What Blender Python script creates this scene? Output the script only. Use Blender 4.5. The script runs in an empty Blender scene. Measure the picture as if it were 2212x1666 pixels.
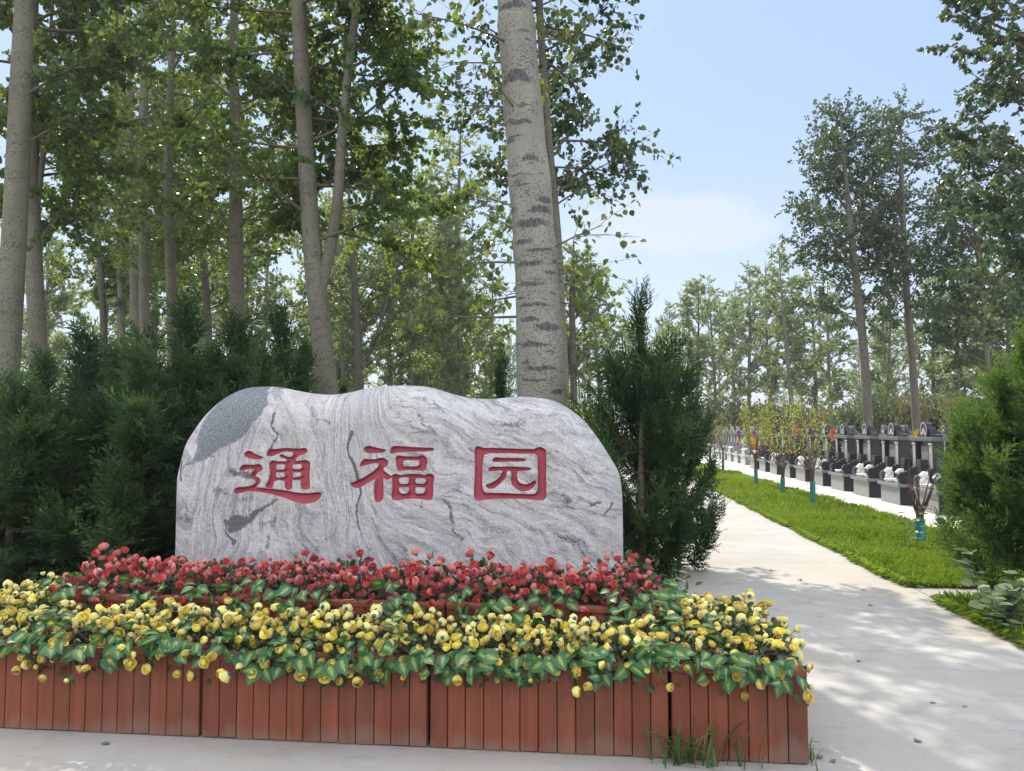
import bpy, math, random
import numpy as np
from mathutils import Vector, Matrix, Quaternion, Euler
R_ = math.radians
S = bpy.context.scene
COL = S.collection

# ------------------------------------------------------------------ camera, sky, sun, exposure
FOC = 1662.0 / 2212.0 * 36.0
PITCH = R_(3.3)
CAMZ = 1.5
cam_d = bpy.data.cameras.new("camera"); cam = bpy.data.objects.new("camera", cam_d); COL.objects.link(cam)
cam_d.sensor_width = 36.0; cam_d.lens = FOC; cam_d.clip_end = 2000.0; cam_d.clip_start = 0.05
cam.location = (0, 0, CAMZ); cam.rotation_euler = (R_(90) + PITCH, 0, 0)
S.camera = cam

SUN_EL, SUN_AZ = R_(50), R_(-20)          # azimuth from +Y, positive to the right
SUN_DIR = Vector((math.sin(SUN_AZ) * math.cos(SUN_EL), math.cos(SUN_AZ) * math.cos(SUN_EL), math.sin(SUN_EL)))
sl = bpy.data.lights.new("sun", 'SUN'); so = bpy.data.objects.new("sun", sl); COL.objects.link(so)
sl.energy = 4.3; sl.angle = R_(0.53); sl.color = (1.0, 0.93, 0.81)
so.rotation_euler = SUN_DIR.to_track_quat('Z', 'Y').to_euler(); so.location = (0, 0, 40)

w = bpy.data.worlds.new("World"); S.world = w; w.use_nodes = True
nt = w.node_tree; nt.nodes.clear()
def nd(nt, typ, **kw):
    n = nt.nodes.new(typ)
    for k, v in kw.items():
        if k == 'inp':
            for i, x in v.items(): n.inputs[i].default_value = x
        else: setattr(n, k, v)
    return n
out = nd(nt, 'ShaderNodeOutputWorld'); bg = nd(nt, 'ShaderNodeBackground')
sky = nd(nt, 'ShaderNodeTexSky'); sky.sky_type = 'NISHITA'; sky.sun_disc = False
sky.sun_elevation = SUN_EL; sky.sun_rotation = SUN_AZ; sky.air_density = 1.0; sky.dust_density = 0.6; sky.ozone_density = 1.6
tc = nd(nt, 'ShaderNodeTexCoord')
mp = nd(nt, 'ShaderNodeMapping'); mp.inputs['Scale'].default_value = (1.0, 1.0, 3.2)
nt.links.new(tc.outputs['Generated'], mp.inputs[0])
nz = nd(nt, 'ShaderNodeTexNoise', inp={'Scale': 2.1, 'Detail': 7.0, 'Roughness': 0.55, 'Distortion': 0.2})
nt.links.new(mp.outputs[0], nz.inputs['Vector'])
# bright cloud added out of view, overhead and behind the photographer, as fill light
sx = nd(nt, 'ShaderNodeSeparateXYZ'); nt.links.new(tc.outputs['Generated'], sx.inputs[0])
ad = nd(nt, 'ShaderNodeMath', operation='MULTIPLY_ADD', inp={1: -0.30, 2: 0.02}); nt.links.new(sx.outputs['Y'], ad.inputs[0])
a2 = nd(nt, 'ShaderNodeMath', operation='ADD'); nt.links.new(nz.outputs['Fac'], a2.inputs[0]); nt.links.new(ad.outputs[0], a2.inputs[1])
zu = nd(nt, 'ShaderNodeMapRange', inp={1: 0.55, 2: 0.95, 3: 0.0, 4: 0.30}); nt.links.new(sx.outputs['Z'], zu.inputs[0])
a3 = nd(nt, 'ShaderNodeMath', operation='ADD'); nt.links.new(a2.outputs[0], a3.inputs[0]); nt.links.new(zu.outputs[0], a3.inputs[1]); a2 = a3
cr = nd(nt, 'ShaderNodeMapRange', inp={1: 0.40, 2: 0.66, 3: 0.0, 4: 1.0}); cr.interpolation_type = 'SMOOTHSTEP'
nt.links.new(a2.outputs[0], cr.inputs[0])
mx = nd(nt, 'ShaderNodeMix', data_type='RGBA'); 
hz = nd(nt, 'ShaderNodeMix', data_type='RGBA', inp={0: 0.70}); hz.inputs[7].default_value = (2.7, 3.5, 4.9, 1)
nt.links.new(sky.outputs[0], hz.inputs[6])
nt.links.new(cr.outputs[0], mx.inputs[0]); nt.links.new(hz.outputs[2], mx.inputs[6]); mx.inputs[7].default_value = (10.0, 10.2, 11.0, 1)
# one low fair-weather cloud ahead, right of the thick trunk
cd = Vector((.19, .98, .26)).normalized(); dv = nd(nt, 'ShaderNodeVectorMath', operation='SUBTRACT'); nt.links.new(tc.outputs['Generated'], dv.inputs[0]); dv.inputs[1].default_value = cd
ds = nd(nt, 'ShaderNodeVectorMath', operation='MULTIPLY'); nt.links.new(dv.outputs[0], ds.inputs[0]); ds.inputs[1].default_value = (8.5, 4.0, 24.0)
dl = nd(nt, 'ShaderNodeVectorMath', operation='LENGTH'); nt.links.new(ds.outputs[0], dl.inputs[0])
n3 = nd(nt, 'ShaderNodeTexNoise', inp={'Scale': 9.0, 'Detail': 8.0, 'Roughness': 0.6}); nt.links.new(tc.outputs['Generated'], n3.inputs['Vector'])
cs = nd(nt, 'ShaderNodeMath', operation='MULTIPLY_ADD', inp={1: -2.6, 2: 1.25}); nt.links.new(n3.outputs['Fac'], cs.inputs[0])
c2 = nd(nt, 'ShaderNodeMath', operation='ADD'); nt.links.new(cs.outputs[0], c2.inputs[0]); nt.links.new(dl.outputs['Value'], c2.inputs[1])
c3 = nd(nt, 'ShaderNodeMapRange', inp={1: 0.5, 2: 1.25, 3: 0.6, 4: 0.0}); c3.interpolation_type = 'SMOOTHSTEP'; nt.links.new(c2.outputs[0], c3.inputs[0])
n4 = nd(nt, 'ShaderNodeMapRange', inp={1: 0.02, 2: 0.36, 3: 0.55, 4: 0.0}); nt.links.new(sx.outputs['Z'], n4.inputs[0])
cm_ = nd(nt, 'ShaderNodeMath', operation='MAXIMUM'); nt.links.new(c3.outputs[0], cm_.inputs[0]); nt.links.new(n4.outputs[0], cm_.inputs[1])
m2 = nd(nt, 'ShaderNodeMix', data_type='RGBA'); nt.links.new(cm_.outputs[0], m2.inputs[0]); nt.links.new(mx.outputs[2], m2.inputs[6]); m2.inputs[7].default_value = (4.5, 4.6, 5.3, 1)
nt.links.new(m2.outputs[2], bg.inputs[0]); bg.inputs[1].default_value = 0.14
nt.links.new(bg.outputs[0], out.inputs[0])

S.view_settings.view_transform = 'Standard'; S.view_settings.look = 'None'
S.view_settings.exposure = 0.5; S.view_settings.gamma = 1.0
try: S.view_settings.use_curve_mapping = False
except Exception: pass
S.render.engine = 'CYCLES'
S.cycles.max_bounces = 7; S.cycles.diffuse_bounces = 4; S.cycles.glossy_bounces = 2
S.cycles.transmission_bounces = 3; S.cycles.transparent_max_bounces = 4; S.cycles.volume_bounces = 0
S.cycles.use_denoising = True
S.cycles.caustics_reflective = False; S.cycles.caustics_refractive = False
S.cycles.sample_clamp_indirect = 6.0

# ------------------------------------------------------------------ helpers
ALPHA = R_(6.2); CA, SA = math.cos(ALPHA), math.sin(ALPHA)
def G(s, t, z=0.0):                        # the place's own grid: s along the planter front, t away from it
    return Vector((s * CA + t * SA, -s * SA + t * CA, z))
def ray(px, py):
    u = (px - 1106) / 1662.0; v = (833 - py) / 1662.0
    return Vector((u, math.cos(PITCH) - v * math.sin(PITCH), math.sin(PITCH) + v * math.cos(PITCH)))
def at(px, py, Y):
    d = ray(px, py); k = Y / d.y
    return Vector((d.x * k, Y, CAMZ + d.z * k))
def on_t(px, py, t):                       # -> (s, z) on the plane of constant t
    d = ray(px, py); k = t / (d.x * SA + d.y * CA)
    return k * (d.x * CA - d.y * SA), CAMZ + k * d.z

def tag(o, label=None, cat=None, group=None, kind=None):
    if label: o['label'] = label
    if cat: o['category'] = cat
    if group: o['group'] = group
    if kind: o['kind'] = kind
    return o
def empty(name, loc=(0, 0, 0), rz=0.0, label=None, cat=None, group=None):
    o = bpy.data.objects.new(name, None); COL.objects.link(o)
    o.location = loc; o.rotation_euler = (0, 0, rz); o.empty_display_size = 0.1
    return tag(o, label, cat, group)
def link(name, mesh, parent=None, mat=None, M=None):
    o = bpy.data.objects.new(name, mesh); COL.objects.link(o)
    if mat and not mesh.materials: mesh.materials.append(mat)
    if parent is not None: o.parent = parent
    if M is not None: o.matrix_local = M
    return o
def copy_thing(root, loc, rot=None, scale=None, label=None, group=None):
    r = root.copy(); COL.objects.link(r); r.location = loc
    if rot is not None: r.rotation_euler = rot
    if scale is not None: r.scale = scale
    if label: r['label'] = label
    if group: r['group'] = group
    for ch in root.children:
        c = ch.copy(); COL.objects.link(c); c.parent = r
        for g in ch.children:
            d = g.copy(); COL.objects.link(d); d.parent = c
    return r

class MB:
    """collects vertices, faces and attributes, then becomes one mesh"""
    def __init__(s): s.v = []; s.f = {}; s.n = 0; s.attr = {}; s.fr = {}
    def add(s, V, F, rnd=None, **attr):
        V = np.asarray(V, float).reshape(-1, 3); s.v.append(V); k = len(V)
        if isinstance(F, list) and len(F) and isinstance(F[0], np.ndarray): fs = F
        elif isinstance(F, list):
            d = {}
            for f in F: d.setdefault(len(f), []).append(f)
            fs = [np.array(x) for x in d.values()]
        else: fs = [np.asarray(F)]
        for q in fs:
            if len(q) == 0: continue
            q = np.asarray(q, np.int64); w_ = q.shape[1]
            s.f.setdefault(w_, []).append(q + s.n)
            r = np.full(len(q), 0.5) if rnd is None else (np.full(len(q), rnd) if np.isscalar(rnd) else np.asarray(rnd))
            s.fr.setdefault(w_, []).append(r)
        for a, x in attr.items():
            s.attr.setdefault(a, []).append((s.n, np.asarray(x, float)))
        s.n += k
        return s
    def box(s, x0, x1, y0, y1, z0, z1, rnd=None):
        V = [(x0, y0, z0), (x1, y0, z0), (x1, y1, z0), (x0, y1, z0), (x0, y0, z1), (x1, y0, z1), (x1, y1, z1), (x0, y1, z1)]
        return s.add(V, np.array([(0, 3, 2, 1), (4, 5, 6, 7), (0, 1, 5, 4), (1, 2, 6, 5), (2, 3, 7, 6), (3, 0, 4, 7)]), rnd)
    def bbox(s, x0, x1, y0, y1, z0, z1, b=0.006, rnd=None):   # box with chamfered edges
        c = [(x0, x1), (y0, y1), (z0, z1)]; V = []; idx = {}
        for i in (0, 1):
            for j in (0, 1):
                for k in (0, 1):
                    for ax in range(3):
                        p = [c[0][i], c[1][j], c[2][k]]; sg = (i, j, k)
                        for a in range(3):
                            if a != ax: p[a] += b if sg[a] == 0 else -b
                        idx[(i, j, k, ax)] = len(V); V.append(p)
        F = []
        for ax in range(3):
            o = [a for a in range(3) if a != ax]
            for e in (0, 1):
                q = []
                for (p_, r_) in ((0, 0), (1, 0), (1, 1), (0, 1)):
                    t = [0, 0, 0]; t[ax] = e; t[o[0]] = p_; t[o[1]] = r_; q.append(idx[(t[0], t[1], t[2], ax)])
                F.append(q)
            for p_ in (0, 1):
                for r_ in (0, 1):
                    t0 = [0, 0, 0]; t1 = [0, 0, 0]; t0[o[0]] = t1[o[0]] = p_; t0[o[1]] = t1[o[1]] = r_; t1[ax] = 1
                    F.append([idx[(*t0, o[0])], idx[(*t1, o[0])], idx[(*t1, o[1])], idx[(*t0, o[1])]])
        for i in (0, 1):
            for j in (0, 1):
                for k in (0, 1): F.append([idx[(i, j, k, 0)], idx[(i, j, k, 1)], idx[(i, j, k, 2)]])
        return s.add(V, F, rnd)
    def tube(s, P, rad, seg=8, cap=True, wob=0.0, rs=None, rnd=None):
        P = np.asarray(P, float); n = len(P); rad = np.broadcast_to(np.asarray(rad, float), (n,))
        T = np.gradient(P, axis=0); T /= np.linalg.norm(T, axis=1)[:, None] + 1e-9
        ref = np.array([1.0, 0, 0]) if abs(T[0][0]) < 0.9 else np.array([0, 1.0, 0])
        A = ref - T * (T @ ref)[:, None]; A /= np.linalg.norm(A, axis=1)[:, None] + 1e-9
        B = np.cross(T, A); th = np.linspace(0, 2 * math.pi, seg, endpoint=False)
        rr = rad[:, None] * np.ones((1, seg))
        if wob and rs is not None:
            k = rs.rand(4) * 6; L_ = np.cumsum(np.r_[0, np.linalg.norm(np.diff(P, axis=0), axis=1)])
            rr = rr * (1 + wob * (np.sin(2 * th + k[0] + L_[:, None] * 0.6) * .6 + np.sin(3 * th + k[1] - L_[:, None] * 1.3) * .4))
        V = P[:, None, :] + rr[..., None] * (np.cos(th)[None, :, None] * A[:, None, :] + np.sin(th)[None, :, None] * B[:, None, :])
        L = np.cumsum(np.r_[0, np.linalg.norm(np.diff(P, axis=0), axis=1)])
        co = np.stack([np.cos(th)[None, :] * rr, np.sin(th)[None, :] * rr, np.repeat(L[:, None], seg, 1)], -1)
        i = np.arange(n - 1)[:, None] * seg; j = np.arange(seg)[None, :]; j2 = (j + 1) % seg
        F = np.stack([i + j, i + j2, i + seg + j2, i + seg + j], -1).reshape(-1, 4)
        fs = [F]
        s.add(V.reshape(-1, 3), fs, rnd, co=co.reshape(-1, 3))
        if cap and seg <= 16:
            base = s.n - n * seg
            s.f.setdefault(seg, []).append(np.array([[base + k for k in range(seg)][::-1], [base + (n - 1) * seg + k for k in range(seg)]]))
            s.fr.setdefault(seg, []).append(np.full(2, 0.5))
        return s
    def lathe(s, prof, seg=16, c=(0, 0, 0), rnd=None):
        pr = np.asarray(prof, float); th = np.linspace(0, 2 * math.pi, seg, endpoint=False)
        V = np.stack([pr[:, 0][:, None] * np.cos(th) + c[0], pr[:, 0][:, None] * np.sin(th) + c[1], np.repeat(pr[:, 1][:, None], seg, 1) + c[2]], -1)
        n = len(pr); i = np.arange(n - 1)[:, None] * seg; j = np.arange(seg)[None, :]; j2 = (j + 1) % seg
        return s.add(V.reshape(-1, 3), np.stack([i + j, i + j2, i + seg + j2, i + seg + j], -1).reshape(-1, 4), rnd)
    def ball(s, c, r, seg=10, rings=7, rnd=None):
        r = np.broadcast_to(np.asarray(r, float), (3,)); ph = np.linspace(1e-3, math.pi - 1e-3, rings); th = np.linspace(0, 2 * math.pi, seg, endpoint=False)
        V = np.stack([np.sin(ph)[:, None] * np.cos(th), np.sin(ph)[:, None] * np.sin(th), np.repeat(-np.cos(ph)[:, None], seg, 1)], -1) * r + np.asarray(c)
        i = np.arange(rings - 1)[:, None] * seg; j = np.arange(seg)[None, :]; j2 = (j + 1) % seg
        return s.add(V.reshape(-1, 3), np.stack([i + j, i + j2, i + seg + j2, i + seg + j], -1).reshape(-1, 4), rnd)
    def prism(s, prof, a0, a1, axis='y', rnd=None):   # profile polygon swept along an axis
        n = len(prof); V = []
        for a in (a0, a1):
            for (p, q) in prof: V.append((p, a, q) if axis == 'y' else ((a, p, q) if axis == 'x' else (p, q, a)))
        F = [list(range(n))[::-1] if axis != 'x' else list(range(n)), [n + k for k in range(n)] if axis != 'x' else [n + k for k in range(n)][::-1]]
        for k in range(n):
            q = [k, (k + 1) % n, n + (k + 1) % n, n + k]; F.append(q)
        return s.add(V, F, rnd)
    def mesh(s, name, smooth=False, mat=None):
        me = bpy.data.meshes.new(name)
        V = np.concatenate(s.v).astype(np.float32)
        me.vertices.add(len(V)); me.vertices.foreach_set("co", V.ravel())
        loops = []; starts = []; tot = 0; rnd = []
        for w_, qs in s.f.items():
            q = np.concatenate(qs); loops.append(q.ravel()); starts.append(tot + np.arange(len(q)) * w_); tot += q.size
            rnd.append(np.concatenate(s.fr[w_]))
        loops = np.concatenate(loops).astype(np.int32); starts = np.concatenate(starts).astype(np.int32)
        me.loops.add(len(loops)); me.polygons.add(len(starts))
        me.loops.foreach_set("vertex_index", loops); me.polygons.foreach_set("loop_start", starts)
        a = me.attributes.new("rnd", 'FLOAT', 'FACE'); a.data.foreach_set("value", np.concatenate(rnd).astype(np.float32))
        for k, lst in s.attr.items():
            dim = 1 if lst[0][1].ndim == 1 else lst[0][1].shape[1]
            arr = np.zeros((s.n, 3) if dim > 1 else s.n, np.float32)
            for st, x in lst:
                if dim > 1: arr[st:st + len(x), :x.shape[1]] = x
                else: arr[st:st + len(x)] = x
            at_ = me.attributes.new(k, 'FLOAT_VECTOR' if dim > 1 else 'FLOAT', 'POINT')
            at_.data.foreach_set("vector" if dim > 1 else "value", arr.ravel())
        me.update(calc_edges=True); me.validate()
        me.polygons.foreach_set("use_smooth", np.full(len(me.polygons), bool(smooth)))
        if mat: me.materials.append(mat)
        return me
    def build(s, name, mat, parent=None, smooth=False, M=None):
        return link(name, s.mesh(name, smooth, mat), parent, None, M)

def vnoise2(x, y, seed=0):                 # smooth value noise on arrays
    rs = np.random.RandomState(seed); T = rs.rand(64, 64)
    xi = np.floor(x).astype(int); yi = np.floor(y).astype(int); fx = x - xi; fy = y - yi
    fx = fx * fx * (3 - 2 * fx); fy = fy * fy * (3 - 2 * fy)
    g = lambda a, b: T[a % 64, b % 64]
    return (g(xi, yi) * (1 - fx) + g(xi + 1, yi) * fx) * (1 - fy) + (g(xi, yi + 1) * (1 - fx) + g(xi + 1, yi + 1) * fx) * fy
def fbm2(x, y, seed=0, oct=4):
    r = 0; a = 0.5
    for k in range(oct): r = r + a * (vnoise2(x * 2 ** k + 7.3 * k, y * 2 ** k + 3.1 * k, seed + k) * 2 - 1); a *= 0.5
    return r
def seg_dist(X, Z, poly, closed=True):
    P = np.asarray(poly, float); Q = np.roll(P, -1, 0) if closed else P[1:]; P = P if closed else P[:-1]
    best = np.full(X.shape, 1e9)
    for (ax, az), (bx, bz) in zip(P, Q):
        dx, dz = bx - ax, bz - az; L = dx * dx + dz * dz + 1e-12
        u = np.clip(((X - ax) * dx + (Z - az) * dz) / L, 0, 1)
        best = np.minimum(best, (X - ax - u * dx) ** 2 + (Z - az - u * dz) ** 2)
    return np.sqrt(best)
def inside(X, Z, poly):
    P = np.asarray(poly, float); Q = np.roll(P, -1, 0); r = np.zeros(X.shape, bool)
    for (ax, az), (bx, bz) in zip(P, Q):
        if az == bz: continue
        c = ((az > Z) != (bz > Z)) & (X < (bx - ax) * (Z - az) / (bz - az) + ax); r ^= c
    return r
def sdf_poly(X, Z, poly): d = seg_dist(X, Z, poly); return np.where(inside(X, Z, poly), -d, d)

# ------------------------------------------------------------------ materials
def mat(name):
    m = bpy.data.materials.new(name); m.use_nodes = True; t = m.node_tree
    return m, t, t.nodes['Principled BSDF'], t.nodes['Material Output']
def attr(t, name): return nd(t, 'ShaderNodeAttribute', attribute_name=name)
def ramp(t, src, stops, interp='LINEAR'):
    r = nd(t, 'ShaderNodeValToRGB'); e = r.color_ramp; e.interpolation = interp
    while len(e.elements) < len(stops): e.elements.new(0.5)
    for el, (p, c) in zip(e.elements, stops): el.position = p; el.color = (*c, 1) if len(c) == 3 else c
    t.links.new(src, r.inputs[0]); return r.outputs[0]
def noise(t, vec=None, **inp):
    n = nd(t, 'ShaderNodeTexNoise', inp={k: v for k, v in inp.items()})
    if vec is not None: t.links.new(vec, n.inputs['Vector'])
    return n.outputs['Fac']
def scaled(t, vec, sc):
    m = nd(t, 'ShaderNodeMapping'); m.inputs['Scale'].default_value = sc; t.links.new(vec, m.inputs[0]); return m.outputs[0]
def mixc(t, fac, a, b, blend='MIX'):
    m = nd(t, 'ShaderNodeMix', data_type='RGBA', blend_type=blend)
    for i, x in ((0, fac), (6, a), (7, b)):
        if hasattr(x, 'links') or hasattr(x, 'is_linked'): t.links.new(x, m.inputs[i])
        else: m.inputs[i].default_value = x if i == 0 else (*x, 1)
    return m.outputs[2]
def mrange(t, src, a, b, c=0.0, d=1.0, smooth=False):
    m = nd(t, 'ShaderNodeMapRange', inp={1: a, 2: b, 3: c, 4: d})
    if smooth: m.interpolation_type = 'SMOOTHSTEP'
    t.links.new(src, m.inputs[0]); return m.outputs[0]
def math_(t, op, a, b):
    m = nd(t, 'ShaderNodeMath', operation=op)
    for i, x in ((0, a), (1, b)):
        if hasattr(x, 'is_linked'): t.links.new(x, m.inputs[i])
        else: m.inputs[i].default_value = x
    return m.outputs[0]
def bump(t, h, strength, dist, bsdf):
    b = nd(t, 'ShaderNodeBump', inp={'Strength': strength, 'Distance': dist}); t.links.new(h, b.inputs['Height']); t.links.new(b.outputs[0], bsdf.inputs['Normal'])
def objco(t): return nd(t, 'ShaderNodeTexCoord').outputs['Object']
def plain(name, col, rough=0.6, var=0.15, scale=8.0, spec=0.5, bmp=0.0):
    m, t, b, o = mat(name); n = noise(t, objco(t), Scale=scale, Detail=5.0)
    lo = tuple(c * (1 - var) for c in col); hi = tuple(min(1, c * (1 + var)) for c in col)
    t.links.new(ramp(t, n, [(0.3, lo), (0.7, hi)]), b.inputs['Base Color'])
    b.inputs['Roughness'].default_value = rough; b.inputs['Specular IOR Level'].default_value = spec
    if bmp: bump(t, n, bmp, 0.01, b)
    return m
def leafmat(name, stops, trans, tfac=0.35, rough=0.42, spec=0.5, coords=None):
    m, t, b, o = mat(name); r = attr(t, 'rnd').outputs['Fac']
    c = ramp(t, r, stops); t.links.new(c, b.inputs['Base Color']); b.inputs['Roughness'].default_value = rough
    b.inputs['Specular IOR Level'].default_value = spec
    tr = nd(t, 'ShaderNodeBsdfTranslucent'); t.links.new(mixc(t, 0.75, c, trans, 'MIX'), tr.inputs[0])
    mixs = nd(t, 'ShaderNodeMixShader', inp={0: tfac}); t.links.new(b.outputs[0], mixs.inputs[1]); t.links.new(tr.outputs[0], mixs.inputs[2])
    t.links.new(mixs.outputs[0], o.inputs[0]); return m
M_poplar = leafmat('poplar_leaf', [(0, (.028, .066, .03)), (.5, (.045, .10, .036)), (.93, (.075, .14, .045)), (.97, (.17, .21, .035)), (1, (.38, .32, .05))], (.38, .50, .05), .40, .30)
M_poplar_shaded = leafmat('shaded_poplar_leaf', [(0, (.026, .058, .034)), (.5, (.042, .085, .045)), (.95, (.07, .12, .06)), (1, (.22, .22, .06))], (.20, .28, .06), .28, .34)  # same poplar leaf, its look on the shaded side put into a darker colour
M_juniper_light = leafmat('bright_juniper_foliage', [(0, (.02, .045, .018)), (.45, (.042, .088, .026)), (.93, (.085, .145, .04)), (1, (.12, .085, .04))], (.22, .36, .05), .34, .6, .2)
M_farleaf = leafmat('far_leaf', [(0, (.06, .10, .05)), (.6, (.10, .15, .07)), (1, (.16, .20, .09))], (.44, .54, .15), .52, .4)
M_juniper = leafmat('juniper_foliage', [(0, (.012, .028, .017)), (.45, (.024, .056, .026)), (.88, (.06, .11, .036)), (.94, (.085, .13, .04)), (1, (.09, .06, .035))], (.12, .21, .04), .28, .65, .2)
M_sapleaf = leafmat('sapling_leaf', [(0, (.12, .17, .035)), (.6, (.22, .26, .05)), (1, (.36, .32, .07))], (.5, .52, .06), .45, .5)
M_grass = leafmat('grass_blade', [(0, (.06, .12, .02)), (.6, (.12, .195, .035)), (.92, (.21, .25, .07)), (1, (.34, .30, .11))], (.44, .60, .05), .52, .5, .3)
M_weed = leafmat('weed_leaf', [(0, (.05, .11, .03)), (.8, (.09, .17, .04)), (1, (.3, .3, .12))], (.14, .24, .04), .3, .45)
M_shrub = leafmat('shrub_leaf', [(0, (.05, .09, .045)), (.6, (.09, .13, .06)), (1, (.17, .19, .07))], (.18, .22, .06), .35, .5)
M_olive = leafmat('olive_shrub_leaf', [(0, (.10, .11, .04)), (1, (.24, .22, .08))], (.25, .24, .07), .35, .5)
M_lime = leafmat('lime_shrub_leaf', [(0, (.12, .2, .02)), (1, (.3, .36, .05))], (.4, .5, .05), .4, .5)
M_pale = leafmat('pale_leaf', [(0, (.10, .17, .08)), (1, (.22, .28, .16))], (.25, .33, .1), .3, .4)

def barkmat(name, base, dark, scar=False, lent=1.0):
    m, t, b, o = mat(name); co = attr(t, 'co').outputs['Vector']
    big = noise(t, scaled(t, co, (3, 3, .8)), Scale=1.6, Detail=4.0)
    c = mixc(t, mrange(t, big, .3, .7), tuple(x * .82 for x in base), tuple(min(1, x * 1.12) for x in base))
    fine = noise(t, scaled(t, co, (40, 40, 160)), Scale=1.0, Detail=3.0)
    c = mixc(t, mrange(t, fine, .35, .75, 0, .25), c, dark)
    # lenticels: small dark lozenges in rough rows
    vo = nd(t, 'ShaderNodeTexVoronoi', inp={'Scale': 1.0, 'Randomness': .9}); 
    w1 = nd(t, 'ShaderNodeVectorMath', operation='ADD'); nn = nd(t, 'ShaderNodeTexNoise', inp={'Scale': 60.0, 'Detail': 2.0}); t.links.new(co, nn.inputs['Vector'])
    sub = nd(t, 'ShaderNodeVectorMath', operation='MULTIPLY_ADD'); t.links.new(nn.outputs['Color'], sub.inputs[0]); sub.inputs[1].default_value = (.012, .012, .005); t.links.new(co, sub.inputs[2])
    t.links.new(scaled(t, sub.outputs[0], (24, 24, 58)), vo.inputs['Vector'])
    dens = noise(t, scaled(t, co, (2.5, 2.5, 7)), Scale=1.0, Detail=2.0)
    thr = mrange(t, dens, .30, .66, .24, .46)
    spot = mrange(t, math_(t, 'SUBTRACT', thr, vo.outputs['Distance']), 0.0, .10)
    c = mixc(t, math_(t, 'MULTIPLY', spot, .8 * lent), c, dark)
    # ragged horizontal bands
    bn = noise(t, scaled(t, co, (2.2, 2.2, 9)), Scale=1.0, Detail=6.0, Roughness=.7)
    band = mrange(t, bn, .60, .68)
    c = mixc(t, math_(t, 'MULTIPLY', band, .75), c, dark)
    if scar:
        sc = attr(t, 'scar').outputs['Fac']; rag = noise(t, scaled(t, co, (45, 45, 30)), Scale=1.0, Detail=4.0, Roughness=.7)
        k = math_(t, 'ADD', sc, mrange(t, rag, 0.25, 0.75, -.55, .45)); k = mrange(t, k, .38, .62)
        dn = noise(t, scaled(t, co, (90, 90, 14)), Scale=1.0, Detail=3.0)
        c = mixc(t, k, c, mixc(t, mrange(t, dn, .35, .65), tuple(x * .6 for x in dark), tuple(x * 2.0 for x in dark)))
    t.links.new(c, b.inputs['Base Color']); b.inputs['Roughness'].default_value = .75; b.inputs['Specular IOR Level'].default_value = .25
    hh = math_(t, 'SUBTRACT', fine, math_(t, 'MULTIPLY', spot, 1.2)); bump(t, hh, .35, .006, b)
    return m
M_bark = barkmat('poplar_bark', (.185, .18, .138), (.055, .05, .045))
M_bark_main = barkmat('poplar_bark_pale', (.285, .275, .235), (.07, .075, .072), scar=True)
M_bark_dark = barkmat('dark_bark', (.12, .11, .09), (.03, .026, .022))
M_twig = plain('twig_bark', (.13, .10, .075), .8)
M_twigred = plain('reddish_twig', (.075, .042, .034), .75)
# ------------------------------------------------------------------ ground, forecourt, path
def cement():
    m, t, b, o = mat('cement'); p = objco(t)
    a = noise(t, p, Scale=.55, Detail=6.0, Roughness=.6); c = ramp(t, a, [(.25, (.30, .29, .265)), (.5, (.37, .36, .335)), (.78, (.43, .42, .39))])
    st = noise(t, scaled(t, p, (1.4, 3.2, 1)), Scale=1.3, Detail=9.0, Roughness=.72, Distortion=.6)
    c = mixc(t, mrange(t, st, .52, .72, 0, .8), c, (.25, .247, .235))
    sp = noise(t, p, Scale=55.0, Detail=4.0, Roughness=.7); c = mixc(t, mrange(t, sp, .55, .75, 0, .75), c, (.33, .32, .30))
    sc = noise(t, scaled(t, p, (7, 26, 1)), Scale=1.0, Detail=6.0, Roughness=.85, Distortion=1.6); c = mixc(t, mrange(t, sc, .60, .68, 0, .65), c, (.22, .215, .20))
    # trowel scratches and hairline cracks
    vo = nd(t, 'ShaderNodeTexVoronoi', feature='DISTANCE_TO_EDGE', inp={'Scale': .38}); w_ = nd(t, 'ShaderNodeTexNoise', inp={'Scale': 2.2, 'Detail': 6.0})
    t.links.new(p, w_.inputs['Vector']); ma = nd(t, 'ShaderNodeVectorMath', operation='MULTIPLY_ADD'); t.links.new(w_.outputs['Color'], ma.inputs[0]); ma.inputs[1].default_value = (.8, .8, 0); t.links.new(p, ma.inputs[2]); t.links.new(ma.outputs[0], vo.inputs['Vector'])
    c = mixc(t, mrange(t, vo.outputs['Distance'], 0.0, .003, .0, 0), c, (.2, .19, .18))
    du = noise(t, scaled(t, p, (.9, .5, 1)), Scale=1.1, Detail=7.0, Roughness=.62); c = mixc(t, mrange(t, du, .5, .68, 0, .55), c, (.40, .335, .25))
    gr_ = noise(t, p, Scale=16.0, Detail=8.0, Roughness=.75); c = mixc(t, mrange(t, gr_, .56, .72, 0, .5), c, (.24, .225, .20))
    t.links.new(c, b.inputs['Base Color']); b.inputs['Roughness'].default_value = .8; b.inputs['Specular IOR Level'].default_value = .3
    h = math_(t, 'ADD', math_(t, 'MULTIPLY', sp, .4), math_(t, 'ADD', st, sc)); bump(t, h, .25, .012, b); return m
M_cement = cement()
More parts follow.
